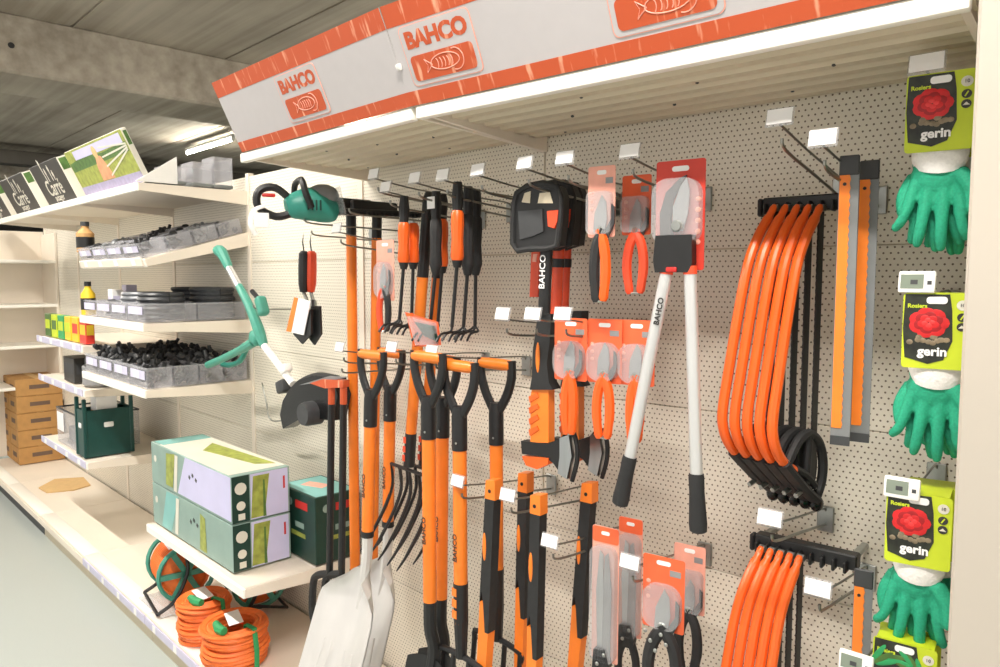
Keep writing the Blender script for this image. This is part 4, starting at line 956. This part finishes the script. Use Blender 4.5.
SP = 'spades and forks with black handles and orange grips'
def spade(hx, hy, bx, by, p, label, head, name='spade', cat='spade', txt=True, r=.0175):
    t = Tool(FL, hx, hy, p, name, label, cat, SP); top = Vector((0, 0, 0)); bot = t.q(bx, by); d = (bot - top).normalized()
    d_handle(t, top, d); shaft(t, top + d * .20, bot, r)
    if txt: a = top.lerp(bot, .62); side_text(t, 'BAHCO', a, a + d * .1, .020, off=r + .0006)
    if head == 'shovel':
        part('shaft_ring', MB().tube([bot - d * .014, bot + d * .004], r * 1.06, 12), 'black', t.o)
        e = bot + d * .155
        part('socket', MB().tube(bez([bot, bot + d * .06, e + Vector((0, -.01, 0)), e + Vector((0, -.03, -.06))], 4), [.0165] * 7 + [.015, .014, .012, .010, .008, .006], 10), 'alu_sheet', t.o)
        pan(t, bot + d * .10 + Vector((0, -.01, 0)), .27, .36, .34, 'alu_sheet', 'scoop', dish=.05, shoulder=.35, flare=1.08)
        for k in (-2, -1, 1, 2):
            c = bot + d * .10; m = MB().tube([(c.x + k * .035, c.y - .10, c.z - .20), (c.x + k * .045, c.y - .155, c.z - .36)], .003, 6, flat=.5)
            part('scoop_rib', m, 'alu_sheet', t.o)
    elif head == 'spade':
        part('socket', MB().tube(bez([bot, bot + d * .07, bot + d * .13 + Vector((0, .012, 0)), bot + d * .20 + Vector((0, .0, 0))], 4), .017, 10), 'black', t.o)
        pan(t, bot + d * .15, .185, .29, .10, 'black', 'blade', dish=.012, shoulder=.9, flare=.96)
    else:
        part('label_sleeve', MB().tube([bot - d * .10, bot - d * .006], r * 1.05, 12), 'black', t.o)
        for k in range(3): part('label_print', MB().box(bot - d * (.08 - .028 * k) + Vector((-.004, -r * 1.03, 0)), (.016, .002, .02)), 'orange', t.o)
        part('label_sleeve', MB().tube([bot - d * .10, bot - d * .088], r * 1.08, 12), 'black', t.o)
        part('socket', MB().tube([bot - d * .006, bot + d * .09], [.0185, .014], 10), 'black', t.o)
        c = bot + d * .09; part('shoulder', MB().tube(bez([(c.x - .085, c.y, c.z - .03), (c.x - .08, c.y, c.z - .004), (c.x, c.y, c.z + .004), (c.x + .08, c.y, c.z - .004), (c.x + .085, c.y, c.z - .03)], 4), .0075, 8), 'black', t.o)
        for k in (-1.5, -.5, .5, 1.5):
            xx = c.x + k * .0565; part('tine', MB().tube(bez([(xx, c.y, c.z), (xx, c.y - .01, c.z - .10), (xx, c.y - .03, c.z - .26)], 4), [.007] * 6 + [.0055, .004, .002], 6), 'black', t.o)
    return t
spade(372, 355, 367.5, 535, .30, 'aluminium shovel with black and orange D handle, nearer of the two', 'shovel', 'shovel', 'shovel')
spade(391, 353, 388, 525, .19, 'aluminium shovel with black and orange D handle, further of the two', 'shovel', 'shovel', 'shovel')
spade(428, 357, 430, 601, .34, 'spade with black blade, leftmost of the orange shafts under the spade tag', 'spade')
spade(443, 360, 441, 598, .25, 'spade with black blade, between two other orange shafts', 'spade')
spade(459, 366, 461, 622, .32, 'digging fork with long orange shaft right of the two spades', 'fork', 'digging_fork', 'fork')
spade(496, 364, 497, 606, .20, 'digging fork whose handle hangs alone at the right of the spades', 'fork', 'digging_fork', 'fork')

# ---- manure forks with curved tines
def manure_fork(top, mid, low, p, label):
    t = Tool(FL, *top, p, 'manure_fork', label, 'fork', 'manure forks with curved black tines'); m_ = t.q(*mid); b = t.q(*low); d = (b - m_).normalized(); u0 = (m_ - Vector((0, 0, 0))).normalized()
    g = Vector((0, 0, 0)).lerp(m_, .34)
    part('grip', MB().tube([Vector((0, 0, 0)), u0 * .02, g], [.010, .0165, .0165], 10), 'black', t.o)
    shaft(t, g, m_, .0160)
    part('label_sleeve', MB().tube([m_, b], .0168, 12), 'black', t.o)
    for k in range(3): part('label_print', MB().box(m_.lerp(b, .2 + .27 * k) + Vector((-.006, -.0165, 0)), (.012, .002, .018)), 'orange_red', t.o)
    Q = Matrix.Rotation(R(-4), 3, 'Z')
    part('crossbar', MB().tube([b + Q @ Vector((x, 0, -.012)) for x in (-.105, -.05, 0, .05, .105)], .0055, 8), 'black', t.o)
    for k in range(5):
        x = -.10 + .05 * k
        P = bez([b + Q @ Vector((x, 0, -.012)), b + Q @ Vector((x, .004, -.08)), b + Q @ Vector((x - .006, -.022, -.15)), b + Q @ Vector((x - .015, -.065, -.225)), b + Q @ Vector((x - .022, -.095, -.265))], 4)
        part('tine', MB().tube(P, [.0052] * 12 + [.0045, .004, .0035, .0028, .0016], 6), 'black', t.o)
manure_fork((429, 192), (411, 433), (409, 466), .20, 'manure fork with black tines, left one of the two')
manure_fork((443, 194), (426, 432), (424, 465), .10, 'manure fork with black tines, right one of the two')

# ---- straight poles with black tops
def pole(a, b, p, label, pb=None):
    t = Tool(FL, a[0], a[1], p, 'long_hoe', label, 'hoe', 'long orange hoes'); e = t.q(*b, p=pb); d = e.normalized()
    part('ferrule', MB().tube([Vector((0, 0, 0)), d * .085], .0165, 10), 'black', t.o)
    shaft(t, d * .08, e, .0165)
    part('end_cap', MB().tube([e - d * .004, e + d * .05, e + d * .055], [.0185, .0185, .012], 10), 'black', t.o)
    part('hoe_head', MB().rbox((0, -.01, .018), (.022, .17, .036), .006, 2), 'black', t.o)
pole((351, 210), (355, 570), .16, 'long orange hoe hanging head up, leftmost')
pole((377, 213), (373, 574), .10, 'long orange hoe hanging head up behind the shovels')

# ---- hand weeders on long thin rods
WG = 'hand weeders with soft grips'
def weeder(gx, y0, y1, bx, by, p, gm, label, prongs=3, loop=True):
    t = Tool(FL, gx, y0, p, 'hand_weeder', label, 'weeder', WG); g = t.q(gx - .3, y1); b = t.q(bx, by); d = g.normalized()
    part('grip', MB().tube([d * 0, d * .01, g * .3, g * .55, g * .9, g], [.010, .0155, .0165, .0145, .017, .012], 10), gm, t.o)
    if loop:
        part('hang_cap', MB().tube([d * .004, d * -.03, d * -.065], [.012, .015, .011], 10), 'black', t.o)
    part('collar', MB().tube([g - d * .004, g + d * .014], [.014, .009], 10), 'black', t.o)
    part('rod', MB().tube([g, b], .0046, 8), 'black', t.o)
    for k in range(prongs):
        u = (k - (prongs - 1) / 2) * .018
        part('prong', MB().tube(bez([b, b + Vector((u, -.006, -.012)), b + Vector((u * 1.3, -.035, -.016)), b + Vector((u * 1.4, -.05, -.034))], 3), .0032, 6), 'black', t.o)
    return t
weeder(404, 221, 264, 399.5, 319, .29, 'orange_deep', 'orange gripped hand weeder, leftmost of the row')
t = weeder(413.5, 223, 264, 411.5, 321, .25, 'orange_deep', 'orange gripped hand weeder, second from left', loop=False)
w = weeder(436, 217, 270, 430, 327, .27, 'black_soft', 'black gripped hand weeder with a white label on its cap', 2)
part('paper_label', MB().box((0, -.0165, .035), (.03, .001, .03)), 'paper_white', w.o)
weeder(442.5, 219, 268, 438, 322, .21, 'orange_deep', 'orange gripped hand weeder behind the white-labelled one', 2, loop=False)
weeder(457.5, 209, 262, 452, 327, .29, 'orange_deep', 'orange gripped hand weeder, left of the right-hand three', 1)
weeder(468, 213, 270, 463.5, 327, .25, 'black_soft', 'black gripped hand weeder, middle of the right-hand three', 3)
weeder(476, 215, 270, 475, 326, .20, 'black_soft', 'black gripped hand weeder, right of the right-hand three', 3)
# carded tool behind the poles and a dark green pack under the weeders
carded_pruner(FL, 385, 240, .26, .075, .17, 'pink carded pruner beside the long hoes', 'orange_red', 'black_soft', 1.0, card='card_pale', thc=.55)
t = Tool(FL, 422, 322, .30, 'carded_knife', 'orange and dark green carded tool lying under the weeders', 'garden knife')
part('backing_card', MB().prism(t.poly([(405, 312), (438, 322), (441, 345), (420, 347)]), -.001, .001), 'card_orange', t.o)
part('blade', MB().prism(t.poly([(418, 322), (436, 326), (440, 341), (428, 336)]), -.012, -.004), 'box_darkgreen', t.o)
part('handle', MB().tube([t.q(410, 314), t.q(417, 346)], .010, 8), 'orange_deep', t.o)
part('blister', MB().prism(t.poly([(412, 316), (437, 323), (439, 344), (421, 345)]), -.018, -.002), 'clear', t.o)

# ---- trowel pair
def trowel(gx, gm, label, bladepts, p, sleeve):
    t = Tool(FL, gx, 251, p, 'hand_trowel', label, 'trowel', 'hand trowels on one hook')
    b = t.q(gx - .5, 292); part('grip', MB().tube([Vector((0, 0, 0)), b * .06, b * .4, b * .8, b], [.010, .017, .0185, .0175, .012], 10), gm, t.o)
    part('hang_strap', MB().tube([(0, 0, -.004), (-.008, 0, .03), (0, 0, .062), (.008, 0, .03), (0, 0, -.004)], .0022, 6), 'black', t.o)
    c = t.q(gx + (1.5 if not sleeve else 3), 300); part('neck', MB().tube([b, c], .006, 8), 'zinc', t.o)
    part('blade', MB().prism(t.poly(bladepts), -.004, .002), 'black', t.o)
    part('blade_ridge', MB().tube([c, t.q((bladepts[-1][0] + bladepts[1][0]) / 2, 335)], .005, 6), 'dark_grey', t.o)
    if sleeve:
        part('label_card', MB().prism(t.poly([(297, 297), (313, 301), (306, 335), (289, 331)]), -.010, -.007), 'paper_white', t.o)
        part('label_band', MB().prism(t.poly([(297, 297), (301, 298), (294, 332), (289, 331)]), -.0108, -.0098), 'orange', t.o)
trowel(304, 'black_soft', 'hand trowel with black grip and white label card', [(296, 310), (312, 310), (312, 334), (303, 344), (294, 334)], .22, True)
trowel(311.5, 'orange_red', 'hand trowel with red grip and bare black blade', [(312, 306), (321, 306), (322, 334), (315, 345), (308, 336)], .20, False)

# ---- long-handled lawn shears, head up
t = Tool(FL, 337, 395, .26, 'lawn_shears', 'long black lawn shears with orange head hanging upside down', 'shears')
part('blade_housing', MB().prism(t.poly([(313, 383), (325, 379), (346, 380), (346, 387), (328, 388)]), -.012, .012), 'orange_paper', t.o)
part('blade', MB().prism(t.poly([(300, 385), (330, 376), (348, 377), (330, 381)]), -.004, .004), 'mid_grey', t.o)
for a, b in ((331.5, 329.5), (343.5, 341.5)):
    part('bracket', MB().tube([t.q(a, 384), t.q(a, 406)], .011, 8), 'orange_paper', t.o)
    part('shaft', MB().tube([t.q(a, 404), t.q(b, 578)], .0115, 10), 'black', t.o)
    P = [t.q(b + dx, yy) for dx, yy in ((0, 574), (-11, 575), (-16, 582), (-17, 612), (-12, 627), (-4, 624), (-2, 600), (0, 585))]
    part('loop_grip', MB().tube(bez(P, 4), .0125, 8), 'black_soft', t.o)

# ---- grass trimmer
t = Tool(FL, 262, 345, .22, 'grass_trimmer', 'mint green grass trimmer with white tube hanging at a slant', 'trimmer')
part('rear_handle', MB().tube(bez([t.q(216, 250), t.q(221, 252), t.q(226, 261), t.q(229, 268)], 4), [.012, .018, .022, .024, .024, .022, .021, .020, .019, .018, .018, .016, .015], 10), 'mint_green', t.o)
part('upper_tube', MB().tube([t.q(228, 266), t.q(241, 290)], .014, 10), 'aluminium', t.o)
part('body', MB().tube(bez([t.q(239, 286), t.q(247, 301), t.q(256, 322), t.q(264, 346)], 4), [.014, .015, .016, .016, .017, .017, .018, .019, .020, .021, .020, .018, .015], 10), 'mint_green', t.o)
part('control_box', MB().rbox(t.q(262, 306) + Vector((0, .0, 0)), (.036, .04, .075), .012, 3, (0, R(-28), 0)), 'mint_green', t.o)
part('trigger', MB().tube([t.q(252, 291), t.q(262, 303)], .009, 8), 'black', t.o)
part('handle_mount', MB().rbox(t.q(256, 338), (.06, .04, .05), .015, 3, (0, R(20), 0)), 'mint_green', t.o)
part('side_handle', MB().tube(bez([t.q(254, 342), t.q(240, 350), t.q(222, 359), t.q(208, 365)], 4), [.018] * 4 + [.015] * 9, 10), 'mint_green', t.o)
part('side_handle', MB().tube(bez([t.q(246, 350, .15), t.q(240, 361, .15), t.q(230, 365, .15), t.q(222, 364, .15)], 4), .011, 8), 'bosch_green', t.o)
part('lower_tube', MB().tube([t.q(263, 344), t.q(293, 384)], .0135, 10), 'white', t.o)
part('joint', MB().rbox(t.q(286, 369), (.04, .035, .03), .008, 2, (0, R(-35), 0)), 'white', t.o)
part('motor_block', MB().rbox(t.q(285, 386), (.055, .05, .045), .008, 2, (0, R(-20), 0)), 'dark_grey', t.o)
part('guard', MB().prism(t.poly([(295, 388), (303, 380), (318, 375), (338, 378), (343, 395), (338, 420), (322, 418), (304, 419), (288, 428), (285, 414), (288, 400)], .22), -.02, .03), 'black_gloss', t.o)
part('guard_rim', MB().tube(bez([t.q(287, 427), t.q(285, 412), t.q(289, 398), t.q(300, 383), t.q(318, 376), t.q(338, 379)], 4), .012, 8), 'black', t.o)
c = t.q(319, 412); part('spool', MB().lathe([(.036, -.062), (.04, -.05), (.04, .0)], 18, (c.x, c.y, c.z), 'y'), 'dark_grey', t.o)
m = MB().tube(bez([t.q(262, 383, .1), t.q(266, 400, .1), t.q(271, 420, .1), t.q(290, 419, .1)], 5), .003, 6)
part('hanging_wire', m, 'wire', t.o)

# ---- hedge trimmer
xa, za = at(312, 209, .36, FL); xb, zb_ = at(412, 207, .06, FL); an = math.atan2(.30, xb - xa)
o = thing('hedge_trimmer', 'green hedge trimmer with black loop handle and long dark blade', 'hedge trimmer', FL, xa, .36, za, an)
o.scale = (.74, .74, .74)
m = MB(); m.tube(bez([(-.10, 0, .0), (-.05, 0, .012), (.01, 0, .018), (.06, 0, .0), (.10, 0, -.01)], 4), [.028, .036, .042, .046, .050, .054, .056, .057, .058, .057, .055, .052, .048, .044, .040, .034, .028], 14, flat=1.15); part('motor_body', m, 'bosch_green', o)
part('motor_cover', MB().ball((.045, 0, .055), (.065, .05, .045), 14, 8), 'mid_grey', o)
part('front_loop_handle', MB().tube(bez([(-.02, -.075, .0), (-.045, -.09, .05), (-.05, -.06, .098), (-.045, 0, .11), (-.05, .06, .098), (-.045, .09, .05), (-.02, .075, .0)], 4), .0125, 8), 'black', o)
part('rear_handle', MB().tube(bez([(-.08, 0, .03), (-.14, 0, .075), (-.20, 0, .06), (-.205, 0, .0), (-.14, 0, -.035), (-.08, 0, -.02)], 4), .015, 8), 'black', o)
part('switch', MB().rbox((-.165, 0, .045), (.05, .016, .014), .005), 'red_mark', o)
part('hand_guard', MB().rbox((.095, 0, .03), (.006, .20, .11), .003, 1, (0, R(-12), 0)), 'clear', o)
for k in range(4): part('vent_slit', MB().box((-.03 + .016 * k, -.062, .01), (.006, .004, .04)), 'box_darkgreen', o)
m = MB(); pts = [(.09, -.018)]; n = 18
for i in range(n): a = .11 + .34 * i / n; pts += [(a, -.018), (a + .004, -.036), (a + .011, -.036), (a + .015, -.018)]
pts += [(.455, -.01), (.455, .01)]
for i in reversed(range(n)): a = .11 + .34 * i / n; pts += [(a + .015, .018), (a + .011, .036), (a + .004, .036), (a, .018)]
pts += [(.09, .018)]
part('toothed_blade', MB().tf((0, 0, -.012), (R(90), 0, 0)).prism(pts, -.006, .006), 'black', o)
part('blade_sheath', MB().rbox((.29, 0, -.004), (.36, .05, .022), .006, 2), 'black', o)
m = MB().tube(bez([(-.19, -.03, .0), (-.23, -.05, -.02), (-.245, -.06, -.07), (-.225, -.055, -.11)], 4), .010, 8, flat=.5); part('carry_strap', m, 'white', o)
part('swing_tag', MB().rbox((-.205, -.06, -.055), (.055, .004, .055), .002, 1), 'paper_white', o)

# ================================================================ HATCHETS AND AXES
def sheathed(label, dx, dy, p, handle, txt, name='sheathed_hatchet'):
    t = Tool(FR, 548 + dx, 200 + dy, p, name, label, 'hatchet', 'hatchets in black sheaths'); sh = lambda pts: t.poly([(a + dx, b + dy) for a, b in pts])
    m = part('sheath', MB().prism(sh([(520, 206), (523, 194), (533, 187), (549, 184), (563, 187), (567, 198), (566, 222), (563, 246), (553, 249), (536, 249), (524, 251), (519, 244), (519, 225)]), -.022, .010), 'black', t.o)
    part('sheath_rim', MB().tube([Vector((x, -.022, z)) for x, z in sh([(520, 206), (523, 194), (533, 187), (549, 184), (563, 187), (567, 198), (566, 222), (563, 246), (553, 249), (536, 249), (524, 251), (519, 244), (519, 225), (520, 206)])], .007, 8), 'black_soft', m)
    part('sheath_window', MB().prism(sh([(528, 203), (531, 194), (537, 192), (536, 204)]), -.0235, -.022), 'cream_dull', m); part('sheath_window', MB().prism(sh([(544, 204), (546, 194), (556, 193), (559, 204)]), -.0235, -.022), 'cream_dull', m)
    part('sheath_panel', MB().prism(sh([(525, 212), (549, 210), (550, 232), (541, 236), (527, 240)]), -.026, -.021), 'dark_grey', m)
    part('release_tab', MB().prism(sh([(555, 212), (566, 211), (565, 222), (562, 229), (556, 227)]), -.030, -.020), 'orange_red', m)
    a, b = t.q(547 + dx, 244 + dy), t.q(544 + dx, 315 + dy)
    part('handle', MB().tube([a, a.lerp(b, .5), b], [.016, .0145, .0155], 12, flat=.75), handle, t.o)
    if txt: side_text(t, 'BAHCO', a.lerp(b, .12), a.lerp(b, .66), .022, 'paper_white', off=.0125)
    else:
        part('grip_band', MB().tube([a.lerp(b, .22), a.lerp(b, .34)], .0172, 12, flat=.78), 'black', t.o)
    return t
sheathed('hatchet in black sheath, orange handle, furthest right of the sheathed ones', 19, -1, .10, 'orange_red', False)
sheathed('hatchet in black sheath, orange handle, between the other sheathed ones', 12, -1, .18, 'orange_red', False)
sheathed('hatchet in black sheath with black lettered handle in front', 0, 0, .27, 'black', True)
t = Tool(FR, 535, 250, .17, 'pruning_saw', 'orange strip of a pruning saw hanging behind the sheathed hatchets', 'saw')
part('saw_scabbard', MB().prism(t.poly([(533, 247), (541, 247), (539, 297), (531, 297)]), -.006, .006), 'orange_red', t.o); part('scabbard_print', MB().prism(t.poly([(535, 254), (539, 254), (538, 262), (534, 262)]), -.0075, -.0055), 'card_pale', t.o)

def hatchet(dx, dy, p, label):
    t = Tool(FR, 548 + dx, 318 + dy, p, 'hatchet', label, 'hatchet', 'hatchets hanging head down'); q = lambda a, b: t.q(a + dx, b + dy); sh = lambda pts: t.poly([(a + dx, b + dy) for a, b in pts])
    part('grip', MB().prism(sh([(542, 314), (555, 314), (554, 340), (551, 362), (553, 382), (557, 389), (534, 389), (536, 376), (537, 350)]), -.016, .016), 'black_soft', t.o)
    part('grip_inlay', MB().ball(q(542, 357) + Vector((0, -.015, 0)), (.0062, .005, .036), 10, 8), 'orange', t.o)
    part('lower_shaft', MB().prism(sh([(537, 376), (541, 372), (544, 382), (551, 388), (551, 442), (533, 442), (533, 396)]), -.010, .014), 'orange', t.o)
    for k in range(4):
        part('shaft_rib', MB().prism(sh([(532, 396 + 11 * k), (540, 392 + 11 * k), (542, 396 + 11 * k), (533, 402 + 11 * k)]), -.013, -.009), 'orange_deep', t.o)
    part('shaft_end', MB().prism(sh([(526, 455), (552, 457), (552, 463), (541, 468), (530, 464)]), -.016, .016), 'orange_deep', t.o)
    h = part('head', MB().prism(sh([(524, 440), (550, 443), (563, 438), (566, 434), (566, 476), (556, 462), (548, 456), (525, 453)]), -.012, .012), 'black', t.o)
    part('bevel', MB().prism(sh([(563, 437), (572, 434), (575, 455), (570, 478), (561, 472), (563, 455)]), -.0135, .009), 'steel', h)
    part('edge_guard', MB().tube(bez([q(573, 431), q(577, 445), q(577, 462), q(572, 481)], 4), .0055, 8), 'black', h)
    return t
hatchet(30, -3, .14, 'black and orange hatchet hanging head down behind the front one')
hatchet(0, 0, .26, 'black and orange hatchet hanging head down, nearest')

def axe(cx, cy, bx, p, label, inl, low):
    t = Tool(FR, cx, cy, p, 'long_axe', label, 'axe', 'axes hanging by their handles'); sc = 1.0
    b = t.q(bx, 700); d = b.normalized(); w_ = .0138
    e1 = t.q(cx + (bx - cx) * (19 / 200.), cy + 18)
    part('end_cap', MB().prism([(-w_, .0), (w_, .004), (w_ * 1.02, e1.z), (-w_ * 1.02 + e1.x, e1.z)], -.014, .014), 'orange', t.o)
    part('hang_hole', MB().lathe([(.0045, 0), (.0045, .001)], 10, (-.002, -.0148, e1.z * .55), 'y'), 'black', t.o)
    zl = t.q(bx, low).z; f = lambda z: d.x * (z / d.z)
    part('grip', MB().prism([(f(e1.z) - w_, e1.z + .002), (f(e1.z) + w_, e1.z + .002), (f(zl) + w_, zl - .07), (f(zl) + w_ * .2, zl - .07), (f(zl) - .002, zl), (f(zl) - w_ * .5, zl + .03), (f(zl) - w_, zl)], -.0135, .0135), 'black_soft', t.o)
    zi = t.q(cx, inl).z; part('grip_inlay', MB().ball((f(zi) - w_ * .55, -.0125, zi), (.0062, .004, .036), 10, 8), 'orange', t.o)
    ze = zl - .36
    part('shaft', MB().prism([(f(zl) - w_ * .98, zl + .002), (f(zl) - .002, zl + .002), (f(zl) + w_ * .95, zl - .068), (f(ze) + w_ * .8, ze), (f(ze) - w_ * .8, ze)], -.0128, .0128), 'orange', t.o)
    c = Vector((f(ze), 0, ze + .03))
    h = part('head', MB().prism([(c.x - .05, c.z + .028), (c.x + .02, c.z + .028), (c.x + .09, c.z + .06), (c.x + .09, c.z - .06), (c.x + .02, c.z - .028), (c.x - .05, c.z - .028)], -.022, .022), 'black', t.o)
    part('bevel', MB().prism([(c.x + .09, c.z + .06), (c.x + .125, c.z + .066), (c.x + .13, c.z), (c.x + .125, c.z - .066), (c.x + .09, c.z - .06)], -.01, .01), 'steel', h)
axe(494, 480, 482, .31, 'long axe with black grip and orange end cap, leftmost of the four', 547, 600)
axe(526, 473, 520, .20, 'long axe with black grip and orange end cap, second from left', 538, 588)
axe(539, 495, 533, .31, 'long axe with black grip and orange end cap, third and nearest', 567, 626)
axe(590, 483, 572, .19, 'long axe with black grip and orange end cap, beside the carded shears', 551, 604)
